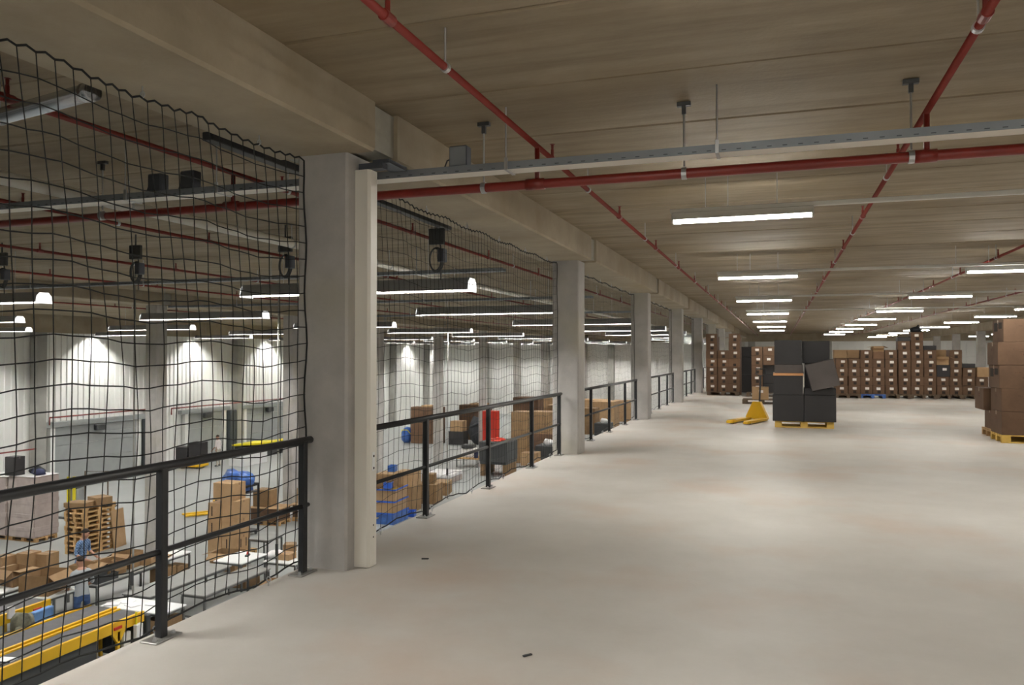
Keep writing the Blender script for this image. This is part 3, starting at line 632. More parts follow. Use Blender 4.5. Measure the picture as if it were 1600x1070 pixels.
# yellow stacker
t = thing('stacker', 'yellow and black powered pallet stacker with a brown guard hoop', 'forklift', (-26.2, 24.5, H), math.radians(20))
part('body', MB().bev(-.7, -.25, -.35, .35, .12, .85, .05), 'door_grey', t)
for x in (-.6, -.38): part('mast_post', MB().box(x - .05, x + .05, -.42, -.36, .1, 1.35), 'yellow_bright', t)
part('battery_cover', MB().bev(-.68, -.3, -.36, .3, .85, 1.0, .03), 'dark_grey', t)
part('guard_hoop', MB().tube([(-.15, 0, .3), (-.15, 0, 1.5), (.75, 0, 1.5), (.75, 0, .3)], .03, 8), 'wood_dark', t)
part('guard_bar', MB().tube([(-.15, 0, 1.32), (.75, 0, 1.32)], .025, 8), 'carton_hall', t)
for y in (-.25, .25): part('fork', MB().bev(-.2, 1.0, y - .08, y + .08, .05, .11, .01), 'dark_grey', t)
for y in (-.25, .25): part('wheel', MB().tube([(-.5, y - .04, .09), (-.5, y + .04, .09)], .09, 12), 'dark_grey', t)
t = thing('floor_stop', 'low black floor stop with a red end, behind the wrapped load', 'floor stop', (-25.9, 22.7, H))
part('bar', MB().bev(0, .8, -.04, .04, 0, .08, .01), 'dark_grey', t); part('red_post', MB().bev(-.08, 0, -.04, .04, 0, .42, .01), 'red_plastic', t)
# stack of pallets: each pallet a thing
for k in range(10):
    o = hall_pallet('', -20.62 + random.uniform(-.02, .02), 19.35 + random.uniform(-.03, .03), PI / 2 + random.uniform(-.02, .02), 'wood', 'empty pallets piled in the hall')
    o.location.z = H + .001 + .145 * k; o['label'] = f'empty wooden pallet, {ORD[k + 1]} from the floor in the tall pallet pile'
for k, (x, y, w, d, rz) in enumerate(((-20.7, 19.0, .7, .5, .2), (-20.5, 19.6, .6, .5, -.3))):
    carton(f'crushed flat carton lying on the pallet pile, {("camera side", "wall side")[k]}', (x, y, H + 1.453), w, d, .14 + .08 * k, rz, 'carton_hall', 'flat cartons on the pallet pile', tape=False)
o = thing('cardboard_sheet', 'tan cardboard sheet leaning against the pallet pile', 'cardboard', (-20.13, 20.05, H), 0, None, MB().box(-.012, .012, -.3, .3, 0, 1.2).box(.012, .018, -.28, .28, .02, 1.18).mesh('cardboard_sheet', 'carton_light')); o.rotation_euler = (0, math.radians(-6), .15)
part('fold', MB().box(.018, .024, -.3, .3, .58, .62), 'carton_hall', o)
# conveyors
def conveyor(label, x0, x1, y0, y1, z, far=True, legs=(), near=True):
    t = thing('conveyor', label, 'conveyor', (x1, y0, H), 0, 'yellow belt conveyors below the near net'); w = x1 - x0; L = y1 - y0; zz = z - H
    part('belt', MB().bev(-w + .05, -.05, 0, L, zz - .03, zz, .01), 'belt', t)
    part('bed', MB().box(-w + .05, -.05, .02, L - .02, zz - .16, zz - .03), 'dark_grey', t)
    part('shade_fill_block', MB().bev(-w + .08, -.08, .1, L - 1.1, .06, zz - .16, .02), 'dark_grey', t)  # added dark box for the shade and dark machinery under the belt
    part('side_rail', MB().bev(-.05, 0, 0, L, zz - .17, zz + .03, .006).bev(-.05, .012, 0, L, zz + .03, zz + .045, .004), 'yellow_paint', t)
    part('side_rail', MB().bev(-w, -w + .05, 0, L, zz - .17, zz + .03, .006), 'yellow_paint', t)
    part('end_roller', MB().tube([(-w + .04, L, zz - .05), (-.04, L, zz - .05)], .05, 12), 'dark_grey', t)
    for y in legs:
        for x in (-.07, -w + .02):
            part('leg', MB().prism([(x - .0, zz - .17), (x + .06, zz - .17), (x + .06, 0), (x, 0)], 'y', y - .03, y + .03).prism([(y - .18, zz - .17), (y + .18, zz - .17), (y + .05, zz - .36), (y - .05, zz - .36)], 'x', x, x + .06), 'yellow_paint', t)
    return t
cv = conveyor('yellow belt conveyor closest to the deck edge', -13.12, -12.45, 5.5, 13.05, -3.75, legs=(1, 4.0, 6.9))
part('emergency_button', MB().bev(0, .03, 6.75, 6.95, .74, .80, .008), 'red_plastic', cv); part('sensor_post', MB().tube([(.03, 7.3, .6), (.03, 7.3, .95)], .02, 8), 'yellow_bright', cv)
part('control_box', MB().bev(.0, .1, 7.25, 7.42, .42, .70, .01), 'white_paint', cv)
part('drive_end', MB().bev(-.62, .0, 7.62, 7.74, .08, .78, .02), 'dark_grey', cv); part('motor_box', MB().bev(-.5, -.1, 6.95, 7.2, .18, .55, .02), 'tray_dark', cv); part('switch_box', MB().bev(-.08, .0, 7.02, 7.2, .25, .6, .01), 'white_trunk', cv)
conveyor('yellow belt conveyor, second out from the deck edge', -13.93, -13.20, 9.5, 13.08, -3.75, legs=(.6, 3.2))
cv = conveyor('yellow belt conveyor furthest out, ending beside the worker in grey', -15.95, -14.98, 8.5, 13.04, -3.75, legs=(.5, 4.2))
part('control_box', MB().bev(0, .06, 3.5, 3.65, .78, 1.02, .01), 'white_paint', cv); part('emergency_button', MB().bev(0, .03, 4.1, 4.3, .74, .80, .008), 'red_plastic', cv)
o = thing('paper_pack', 'white paper pack lying on the closest yellow conveyor', 'paper', (-12.8, 10.25, -3.75), .2, None, MB().bev(-.14, .14, -.1, .1, 0, .03, .004).mesh('paper_pack', 'paper')); part('wrapper_edge', MB().bev(-.142, .142, -.102, -.07, .004, .026, .003), 'navy', o)
# packing station between the conveyors
t = thing('packing_desk', 'dark packing desk between the yellow conveyors with loose things on it', 'desk', (-14.42, 10.7, H))
part('desk_top', MB().bev(-.42, .42, -.75, 1.9, .54, .58, .01), 'dark_grey', t); part('rim', MB().bev(.40, .44, -.75, 1.9, .58, .62, .008), 'plate_steel', t); part('cabinet', MB().bev(-.38, .38, -.7, 1.8, .02, .52, .02), 'dark_grey', t)  # cabinet added to darken the shaded space down to the floor
for x in (-.36, .36):
    for y in (-.72, 1.86): part('leg', MB().box(x - .025, x + .025, y - .025, y + .025, 0, .54), 'steel_leg', t)
o = thing('jacket', 'olive grey jacket heaped on the dark packing desk', 'jacket', (-14.22, 11.75, H + .58), 0, None, MB().blob((0, 0, .22), (.2, .22, .31), 11, .22, flat=.66).mesh('jacket', 'olive', True)); part('sleeve', MB().tube([(.1, -.15, .22), (.2, -.3, .1), (.2, -.45, .05)], [.09, .08, .05], 8), 'olive', o, smooth=True)
o = thing('tote', 'light blue plastic tote standing upright on the packing desk', 'crate', (-14.45, 12.35, H + .58), .1, None, MB().bev(-.05, .05, -.24, .24, 0, .36, .015).mesh('tote', 'blue_tote')); part('rim', MB().bev(.05, .075, -.25, .25, .31, .36, .008).bev(.05, .07, -.25, -.22, 0, .31, .005).bev(.05, .07, .22, .25, 0, .31, .005), 'blue_tote', o)
o = thing('small_bag', 'small navy bag before the light blue tote', 'bag', (-14.15, 12.2, H + .58), 0, None, MB().blob((0, 0, .07), (.12, .16, .09), 14, flat=.7).mesh('small_bag', 'navy', True)); part('paper_slip', MB().box(-.02, .10, .05, .2, .13, .16), 'paper', o)
# tables
def table(label, x0, x1, y0, y1, m, ztop=.75, legs=None, th=.035, stretch=False):
    t = thing('work_table', label, 'table', ((x0 + x1) / 2, (y0 + y1) / 2, H), 0, 'work tables in the hall'); a, b = (x1 - x0) / 2, (y1 - y0) / 2
    part('table_top', MB().bev(-a, a, -b, b, ztop - th, ztop, .008), m, t)
    part('apron', MB().box(-a + .03, a - .03, -b + .03, b - .03, ztop - th - .05, ztop - th), 'steel_leg', t)
    for x in (-a + .04, a - .04):
        for y in (-b + .05, b - .05): part('leg', MB().box(x - .022, x + .022, y - .022, y + .022, 0, ztop - th - .05), 'steel_leg', t)
    if stretch: part('stretcher', MB().box(-a + .04, a - .04, -b + .04, -b + .07, .2, .24).box(-a + .04, a - .04, b - .07, b - .04, .2, .24), 'steel_leg', t)
    return t
ZT = H + .75
table('white table with cartons behind the furthest conveyor', -18.3, -16.8, 13.3, 15.2, 'table_white')
table('small white table beside the worker in grey', -16.15, -15.45, 13.35, 14.15, 'table_white')
table('grey steel table covered in opened cartons, before the pallet pile', -16.3, -15.25, 14.5, 16.6, 'table_grey')
table('white table with a brown sheet, at the foot of the nearest hall column', -16.2, -15.4, 16.75, 17.85, 'table_white')
table('long grey table running beside the white papers', -14.2, -13.4, 14.2, 17.0, 'table_grey')
table('white table at the end of the two yellow conveyors', -13.95, -12.25, 13.35, 14.05, 'table_white')
table('long low grey bench with thin legs, closest to the deck edge', -12.98, -12.28, 14.65, 17.1, 'table_grey', stretch=True)
table('white table in front of the tall carton stack', -14.15, -13.25, 17.2, 18.3, 'table_white')
table('white table under the small cartons beside the first column', -12.9, -11.9, 17.6, 19.2, 'table_white')
table('small grey table with thin legs past the white tables', -14.9, -14.2, 19.6, 20.4, 'table_grey')
for x, y, lab in ((-13.8, 14.12, 'thin grey supply pole rising to the roof behind the conveyor end'), (-12.3, 17.4, 'thin grey supply pole rising to the roof beside the long low bench'), (-13.47, 31.15, 'thin grey supply pole rising to the roof below the second net')):
    t = thing('supply_pole', lab, 'pole', (x, y, H))
    part('shaft', MB().tube([(0, 0, .012), (0, 0, ZC - H - .01)], .02, 8), 'wall_column', t, smooth=True); part('foot_plate', MB().bev(-.06, .06, -.045, .045, 0, .012, .003), 'plate_steel', t)
    part('socket_box', MB().bev(-.04, .04, -.05, -.018, 1.0, 1.3, .005), 'dark_grey', t)
# papers, trays, cartons on and under the tables
for k, (x, y, rz) in enumerate(((-13.6, 13.75, .2), (-13.3, 13.6, -.3), (-12.9, 13.8, .1), (-13.75, 13.5, .5))):
    o = thing('paper_sheet', f'white paper sheaf, {ORD[k + 1]} on the white table at the conveyor ends', 'paper', (x, y, ZT), rz, 'papers on the white table', MB().bev(-.15, .15, -.11, .11, 0, .012 + .006 * k, .003).mesh('paper_sheet', 'paper')); part('top_leaf', MB().box(-.14, .13, -.1, .1, .013 + .006 * k, .0145 + .006 * k), 'paper', o)
G = 'cartons on the hall tables'
open_carton('big opened brown carton in front of the worker in grey', (-16.0, 13.75, ZT), .7, .75, .45, .25, 'carton_hall', G, flaps=(130, 60, 110, 40))
open_carton('opened tan carton with flaps out on the far white table', (-17.2, 14.0, ZT), .55, .5, .38, -.1, 'carton_hall', G, flaps=(60, 20, 80, 30))
for k, (x, y, w, h) in enumerate(((-18.05, 14.4, .36, .5), (-17.62, 14.7, .36, .55), (-17.3, 14.95, .32, .5))):
    carton(f'upright brown carton, {ORD[k + 1]} of three at the back of the far white table', (x, y, ZT), w, .4, h, .05 * k, 'carton_hall', G)
open_carton('opened carton on the grey table beside the worker in plaid', (-16.0, 14.85, ZT), .5, .45, .36, .2, 'carton_hall', G, flaps=(100, 60, 40, 120))
open_carton('opened carton in the middle of the grey table', (-15.75, 15.4, ZT), .5, .5, .34, -.15, 'carton_hall', G, flaps=(40, 100, 60, 30))
open_carton('opened carton at the far end of the grey table', (-15.85, 16.05, ZT), .52, .5, .38, .1, 'carton_hall', G, flaps=(60, 130, 120, 50))
carton('small yellowish carton at the near column end of the grey table', (-15.5, 16.4, ZT), .28, .3, .2, .2, 'carton_light', G)
t = thing('tray', 'black plastic tray on the front edge of the grey table', 'tray', (-15.42, 14.85, ZT), 0, None, MB().box(-.15, .15, -.32, .32, 0, .01).box(-.15, -.14, -.32, .32, .01, .16).box(.14, .15, -.32, .32, .01, .16).box(-.14, .14, -.32, -.31, .01, .16).box(-.14, .14, .31, .32, .01, .16).mesh('tray', 'dark_grey')); part('lip', MB().box(.15, .17, -.33, .33, .145, .16), 'dark_grey', t)
o = thing('brown_sheet', 'brown cardboard sheet on the white table at the hall column', 'cardboard', (-15.75, 17.1, ZT), .3, None, MB().bev(-.25, .25, -.2, .2, 0, .02, .004).mesh('brown_sheet', 'carton_light')); part('crease', MB().box(-.25, .25, -.006, .006, .02, .023), 'carton_hall', o)
for k, (x, y, w, h) in enumerate(((-15.6, 17.0, .5, .52), (-15.62, 17.5, .45, .45))):
    carton(f'brown carton stowed under the white table at the hall column, {("camera side", "wall side")[k]}', (x, y, H), w, .42, h, 0, 'carton_hall', 'cartons under the hall tables')
carton('brown carton under the white table at the conveyor ends', (-12.55, 13.72, H), .5, .6, .55, 0, 'carton_hall', 'cartons under the hall tables')
carton('brown carton under the white table before the tall carton stack', (-13.6, 17.8, H), .5, .6, .4, 0, 'carton_light', 'cartons under the hall tables')
open_carton('low opened carton on the floor beside the tall carton stack', (-15.1, 19.0, H), .8, .6, .5, .1, 'carton_hall', 'cartons under the hall tables')
o = thing('hand_tool', 'small dark tape dispenser on the white table before the carton stack', 'tape dispenser', (-13.6, 17.9, ZT), .4, None, MB().bev(-.05, .05, -.1, .1, 0, .05, .008).mesh('hand_tool', 'dark_grey')); part('tape_roll', MB().tube([(-.02, .02, .07), (.02, .02, .07)], .055, 12), 'red_plastic', o)
# tall carton stack with the blue sack, on a cage cart
G = 'cartons in the tall stack below the blue sack'
hall_pallet('wooden pallet under the tall carton stack with the blue sack', -16.05, 20.4, 0, 'wood')
for k, (x, y, z, w, d, h, lay) in enumerate(((-16.4, 20.3, .146, .5, .62, .46, 'bottom, wall side'), (-15.85, 20.3, .146, .56, .62, .52, 'bottom, deck side'), (-16.4, 20.3, .608, .5, .62, .52, 'second, wall side'), (-15.85, 20.3, .668, .56, .62, .50, 'second, deck side'), (-16.4, 20.3, 1.13, .5, .62, .5, 'third, wall side'), (-15.85, 20.3, 1.17, .56, .62, .56, 'third, deck side'), (-16.1, 20.3, 1.732, .72, .62, .52, 'top'))):
    o = carton(f'tan carton in the tall stack under the blue sack, {lay}', (x, y, H + z), w, d, h, 0, 'carton_light', G)
    if k in (2, 4, 1): link('hand_hole', MB().box(-.12, -.08, -d / 2 - .002, -d / 2, h * .2, h * .8).box(w / 2, w / 2 + .002, -.15, -.11, h * .3, h * .8).box(w / 2, w / 2 + .002, .1, .14, h * .3, h * .8).mesh('hand_hole', 'hole'), o)
t = thing('roll_cage', 'black roll cage behind the tan carton stack, filled with a blue sack', 'cage', (-17.6, 22.6, H))
for x in (-.55, .55):
    for y in (-.4, .4): part('cage_post', MB().tube([(x, y, .12), (x, y, 1.75)], .035, 8), 'rail_black', t)
part('cage_floor', MB().bev(-.56, .56, -.42, .42, .12, .18, .01), 'dark_grey', t); part('cage_shelf', MB().bev(-.54, .54, -.40, .40, 1.46, 1.5, .01), 'dark_grey', t); part('cage_bar', MB().tube([(-.55, .4, 1.72), (-.55, -.4, 1.72), (.55, -.4, 1.72), (.55, .4, 1.72)], .045, 8, closed=True), 'rail_black', t)
part('side_panel', MB().bev(-.55, .55, -.41, -.39, .5, 1.65, .005), 'dark_grey', t)
for x in (-.5, .5):
    for y in (-.35, .35): part('castor', MB().tube([(x - .02, y, .06), (x + .02, y, .06)], .06, 10), 'dark_grey', t)
o = thing('blue_sack', 'big crumpled blue plastic sack in the roll cage above the tan cartons', 'sack', (-17.6, 22.6, H + .185), 0, None, MB().blob((0, 0, 1.62), (.56, .42, .42), 21, .2, 3, flat=.7).mesh('blue_sack', 'blue_plastic', True)); part('sack_fold', MB().blob((.3, -.1, 1.75), (.28, .26, .26), 23, .25, 2), 'blue_plastic', o, smooth=True)
t = thing('pallet_truck', 'yellow pallet truck forks showing behind the tan carton stack', 'pallet truck', (-20.9, 25.4, H), math.radians(-35))
for x in (-.2, .2): part('fork', MB().bev(x - .08, x + .08, -1.1, 0, .03, .085, .01), 'yellow_paint', t)
part('body', MB().prism([(-.27, .05), (.27, .05), (.25, .12), (.09, .5), (-.09, .5), (-.25, .12)], 'y', 0, .12), 'yellow_paint', t); part('handle_shaft', MB().tube([(0, .1, .4), (0, .3, 1.1)], .02, 8), 'dark_grey', t)
# low pallets with cartons by the first column
G = 'cartons on the low pallets past the tan stack'
for k, (x, y) in enumerate(((-17.7, 24.6), (-16.6, 25.6))):
    hall_pallet(f'wooden pallet with a dark brown load past the blue sack, {("further out", "closer in")[k]}', x, y, .1, 'wood')
    carton(f'wide dark brown carton laid on the {("outer", "inner")[k]} low pallet past the blue sack', (x, y, H + .147), 1.15, .78, .45, .1, 'carton_dark', G)
    o = thing('cardboard_sheet', f'flat tan cardboard sheet covering the {("outer", "inner")[k]} low pallet load', 'cardboard', (x, y, H + .60), .1, G, MB().bev(-.66, .66, -.46, .46, 0, .03, .006).mesh('cardboard_sheet', 'carton_light')); part('crease', MB().box(-.66, .66, -.01, .01, .03, .033), 'carton_hall', o)
for k, (x, y, z, w, h, m, lab) in enumerate(((-17.9, 24.6, .635, .7, .6, 'carton_hall', 'brown carton standing on the outer low pallet load'), (-16.8, 25.7, .635, .66, .55, 'carton_light', 'tan carton on the inner low pallet load'), (-16.75, 25.7, 1.187, .6, .5, 'carton_light', 'tan carton stacked second on the inner low pallet load'), (-16.2, 25.6, .635, .45, .5, 'carton_light', 'narrow tan carton beside the first column, on the low pallet'))):
    carton(lab, (x, y, H + z), w, .6, h, .1, m, G)
carton('black box topping the tan cartons beside the first column', (-16.6, 25.7, H + 1.69), .6, .5, .45, .2, 'black_card', G)
# small cartons near the first column
G = 'small cartons on the white table beside the first column'
for k, (x, y, w, h, m) in enumerate(((-12.45, 18.0, .4, .16, 'carton_light'), (-12.3, 18.9, .45, .35, 'carton_light'), (-12.75, 18.6, .3, .25, 'carton_hall'), (-12.1, 18.35, .3, .2, 'carton_light'))):
    carton(f'small tan carton, {ORD[k + 1]} on the white table beside the first column', (x, y, ZT), w, .35, h, .2 * k, m, G)
open_carton('opened carton on the floor beneath the railing end at the first column', (-11.85, 16.95, H), .7, .55, .5, .3, 'carton_light', G)
o = thing('white_bundle', 'white plastic bundle on the table beside the first column', 'bundle', (-12.75, 17.95, ZT), 0, None, MB().blob((0, 0, .1), (.2, .22, .13), 31, flat=.7).mesh('white_bundle', 'film_top', True)); part('tie', MB().tube([(-.19, 0, .1), (0, -.02, .22), (.19, 0, .1)], .012, 6), 'dark_grey', o)
# far side of the hall
t = thing('order_picker', 'yellow based truck carrying black boxes before the second dock door', 'truck', (-30.4, 35.2, H), math.radians(10))
part('deck', MB().bev(-.75, .75, -.45, .45, .08, .24, .03), 'yellow_paint', t); part('fork', MB().bev(-1.2, -.7, -.35, .35, .06, .1, .01), 'dark_grey', t)
for y in (-.3, .3): part('wheel', MB().tube([(.5, y - .05, .08), (.5, y + .05, .08)], .08, 10), 'dark_grey', t)
carton('wide black box on the yellow truck, outer', (-30.75, 35.1, H + .245), .7, .75, .9, .17, 'black_card', 'black boxes on the yellow truck'); carton('tall black box on the yellow truck, beside the worker', (-30.02, 35.25, H + .245), .7, .75, 1.15, .17, 'black_card', 'black boxes on the yellow truck')
carton('big white crate standing before the third dock door', (-28.4, 37.4, H), 1.0, 2.1, .85, 0, 'table_white', cat='crate')
for k, (x, y) in enumerate(((-30.6, 41.4), (-29.8, 44.0))):
    t = thing('dock_ramp', f'bright yellow dock ramp with a dark underside, {("nearer", "further")[k]} of two', 'ramp', (x, y, H), 0, 'yellow dock ramps')
    part('plate', MB().prism([(-1.2, .55), (1.2, .75), (1.2, .85), (-1.2, .65)], 'y', -1.1, 1.1), 'yellow_bright', t)
    part('base', MB().bev(-1.1, 1.1, -1.0, 1.0, 0, .54, .02), 'dark_grey', t)
# bay between first and second columns: crates, cartons, machines
G = 'cartons and crates below the second net'
for k in range(3):
    t = thing('blue_crate', (f'blue plastic crate at the bottom of the crate pile below the second net' if k == 0 else f'tan crate with a blue rim, {ORD[k + 1]} from the floor below the second net'), 'crate', (-13.75, 26.3, H + .003 + .43 * k), .05 * k, 'crates below the second net')
    part('crate_body', MB().box(-.5, .5, -.6, .6, 0, .02).box(-.5, -.48, -.6, .6, .02, .42).box(.48, .5, -.6, .6, .02, .42).box(-.48, .48, -.6, -.58, .02, .42).box(-.48, .48, .58, .6, .02, .42), 'carton_light' if k else 'blue_plastic', t)
    part('contents', MB().blob((0, 0, .28), (.42, .52, .12), 40 + k, .3), 'wood_yellow', t)
    part('rim', MB().box(.5, .53, -.62, .62, .37, .42).box(-.53, .53, -.63, -.6, .37, .42), 'blue_strap', t)
carton('brown carton on the blue crates below the second net', (-13.75, 26.3, H + 1.30), .7, .8, .5, .1, 'carton_hall', G)
for k, (x, y, z, w, d, h, m, lab) in enumerate(((-14.0, 28.4, .0, .8, .8, 1.0, 'carton_hall', 'brown carton behind the blue crates, standing on the floor'), (-14.0, 28.4, 1.002, .8, .8, .55, 'carton_light', 'tan carton stacked behind the blue crates'), (-13.9, 30.2, 0, .9, .9, .8, 'carton_hall', 'wide brown carton below the second railing post'), (-13.9, 30.2, .802, .5, .5, .4, 'carton_hall', 'small brown carton on the wide carton below the second railing post'), (-14.3, 32.2, 0, .9, 1.0, .55, 'carton_hall', 'low brown carton further along below the second net'), (-15.6, 29.5, 0, .8, .8, 1.1, 'carton_hall', 'brown carton behind the wide one below the second railing post'))):
    carton(lab, (x, y, H + z), w, d, h, .05 * k, m, G)
for k, (x, y, z, c) in enumerate(((-13.5, 25.8, 1.32, 'blue_strap'), (-13.75, 26.6, 1.81, 'blue_plastic'), (-13.35, 27.4, .0, 'blue_strap'))):
    o = thing('blue_bin', f'small blue bin, {ORD[k + 1]} among the cartons below the second net', 'bin', (x, y, H + z), .2, 'small blue bins', MB().box(-.14, .14, -.18, .18, 0, .01).box(-.14, -.13, -.18, .18, .01, .22).box(.13, .14, -.18, .18, .01, .22).box(-.13, .13, -.18, -.17, .01, .22).box(-.13, .13, .17, .18, .01, .22).mesh('blue_bin', c)); part('rim', MB().box(.14, .155, -.19, .19, .19, .22), c, o)
t = thing('black_machine', 'dark machine with a brown box on it, beside the white cable trunking', 'machine', (-16.3, 28.0, H)); part('cabinet', MB().bev(-.5, .5, -.5, .5, .1, 1.2, .03), 'dark_grey', t); part('screen', MB().bev(-.2, .25, -.1, 0, 1.25, 1.65, .02), 'glass_dark', t)
for x in (-.4, .4): part('foot', MB().box(x - .06, x + .06, -.45, .45, 0, .1), 'steel_leg', t)
t = thing('film_roll_pallet', 'low pallet of pale film rolls on the floor below the second net', 'pallet load', (-15.6, 35.5, H)); part('sheet', MB().bev(-.7, .7, -.8, .8, .25, .45, .04), 'film_top', t); part('base', MB().bev(-.7, .7, -.8, .8, 0, .25, .02), 'film', t)
t = thing('printer_cart', 'cart with a grey office machine and a purple can, on the hall floor', 'cart', (-16.2, 40.6, H))
part('cart_top', MB().bev(-.7, .7, -.6, .6, .45, .52, .01), 'wood', t); part('printer', MB().bev(-.45, .3, -.35, .35, .52, 1.0, .05), 'white_paint', t); part('printer_lid', MB().bev(-.4, .25, -.36, .3, 1.0, 1.2, .04), 'dark_grey', t)
part('can', MB().tube([(.5, -.4, .52), (.5, -.4, .95)], .12, 12), 'navy', t)
for x in (-.6, .6):
    for y in (-.5, .5): part('leg', MB().box(x - .03, x + .03, y - .03, y + .03, 0, .45), 'steel_leg', t)
t = thing('black_container', 'black plastic container with a red rag over its edge', 'container', (-13.75, 38.4, H)); part('tub', MB().bev(-.75, .75, -.9, .9, .7, 1.75, .05).box(-.7, .7, -.85, .85, .6, .7), 'dark_grey', t); part('red_rag', MB().blob((.1, -.5, 1.78), (.4, .3, .14), 51, .3), 'red_bright', t)
for x in (-.6, .6): part('foot', MB().box(x - .1, x + .1, -.8, .8, 0, .6), 'carton_hall', t)
carton('tall red cabinet standing by the hall column beyond the black container', (-17.3, 46.9, H), .9, .7, 2.6, 0, 'red_plastic', cat='cabinet', tape=False, name='cabinet')
for k, (x, y, z, w, d, h, m, lab) in enumerate(((-14.0, 43.2, 0, 1.0, 1.2, 1.6, 'carton_hall', 'tall brown wrapped carton below the third railing post'), (-14.0, 43.2, 1.602, 1.0, 1.2, 1.3, 'carton_hall', 'brown carton stacked on the tall one below the third railing post'), (-13.2, 42.2, 0, .9, .9, .7, 'carton_light', 'open looking tan carton at the foot of the tall wrapped carton'), (-14.4, 48.9, 0, 1.6, 1.4, 1.1, 'carton_dark', 'dark brown carton below the second column, lowest'), (-14.4, 48.9, 1.102, 1.6, 1.4, 1.4, 'carton_hall', 'wide brown carton below the second column, upper'), (-16.6, 52.5, 0, 1.8, 1.4, 3.2, 'carton_dark', 'tall dark carton load behind the red cabinet'), (-16.4, 57.0, 0, 1.8, 1.5, 2.9, 'carton_hall', 'brown carton load with a pale top far behind the red cabinet'), (-14.6, 54.0, 0, 1.8, 1.6, 2.6, 'carton_hall', 'brown carton load far behind the second column'), (-14.3, 60.2, 0, 1.8, 1.6, 2.0, 'carton_hall', 'brown carton load first beyond the second column'), (-14.0, 66.0, 0, 2.0, 2.2, 2.2, 'carton_light', 'tan carton load second beyond the second column'), (-16.4, 71.5, 0, 3.0, 2.2, 2.0, 'carton_light', 'tan carton load furthest beyond the second column'), (-13.4, 72.6, 0, 2.4, 1.8, 1.9, 'carton_light', 'tan carton load beside the third column, furthest away'))):
    carton(lab, (x, y, H + z), w, d, h, 0, m, 'big carton loads in the hall')
for (x, y, lab) in ((-12.7, 44.0, 'dark bin with a white ball of film, below the last post of the second railing'), (-12.72, 59.4, 'dark bin before the carton loads beyond the second column')):
    t = thing('bin', lab, 'bin', (x, y, H)); part('tub', MB().bev(-.6, .6, -.7, .7, 0, .95, .03), 'dark_grey', t); part('film_ball', MB().blob((.1, -.2, 1.1), (.3, .3, .22), 61, .2), 'film_top', t, smooth=True)
for k, (x, y, lab) in enumerate(((-23.2, 50.2, 'dark brown load of cartons on the open floor, left of the second railing post'), (-20.9, 53.4, 'dark brown load of cartons behind the hall column'))):
    lab = lab.replace(', left of', ', seen past')
    for q, (dx, w) in enumerate(((-.55, 1.08), (.55, 1.08))):
        for r in range(3):
            carton(f'{("outer", "inner")[q]} carton, {ORD[r + 1]} up in the {("dark load on the open floor", "dark load behind the hall column")[k]}', (x + dx, y, H + .84 * r), w, 1.0, .836, 0, 'carton_dark', 'dark carton loads far in the hall')
    o = thing('cardboard_sheet', f'bright tan cardboard on top of the {("dark load on the open floor", "dark load behind the hall column")[k]}', 'cardboard', (x + .3, y, H + 2.522), .05, None, MB().bev(-.6, .6, -.5, .5, 0, .12, .02).mesh('cardboard_sheet', 'carton_light')); part('crease', MB().box(-.6, .6, -.02, .02, .12, .125), 'carton_hall', o)
o = thing('blue_bale', 'blue bale beside the dark load on the open floor', 'bale', (-24.75, 50.0, H), 0, None, MB().blob((0, 0, .5), (.42, .4, .6), 71, .12, flat=.82).mesh('blue_bale', 'blue_plastic', True)); part('strap', MB().tube([(-.42, 0, .5), (-.2, -.3, .9), (.2, -.3, .9), (.42, 0, .5)], .03, 6), 'yellow_bright', o)
o = thing('grey_sack', 'dark grey sack heap before the carton load at the hall column', 'sack', (-19.3, 50.5, H), 0, None, MB().blob((0, 0, .9), (.95, .8, 1.0), 81, .14, flat=.88).mesh('grey_sack', 'dark_fabric', True)); part('fold', MB().tube([(-.6, -.5, 1.2), (0, -.7, 1.5), (.6, -.5, 1.3)], .1, 6), 'dark_fabric', o, smooth=True)
carton('small tan carton on a black box beside the dark grey sack', (-20.95, 50.3, H + .9), .9, .8, .7, 0, 'carton_light'); carton('black box under the small tan carton beside the dark grey sack', (-20.95, 50.3, H), 1.1, .9, .898, 0, 'black_card')

for k, (x, y, rz, lab) in enumerate(((-1.27, 4.0, .9, 'small dark chip on the bare deck floor in front of the camera'), (-2.62, 5.62, .3, 'small chip on the deck floor by the white trunking'))):
    o = thing('floor_chip', lab, 'chip', (x, y, .001), rz, None, MB().bev(-.028, .028, -.008, .008, 0, .008, .002).mesh('floor_chip', 'dark_grey'))
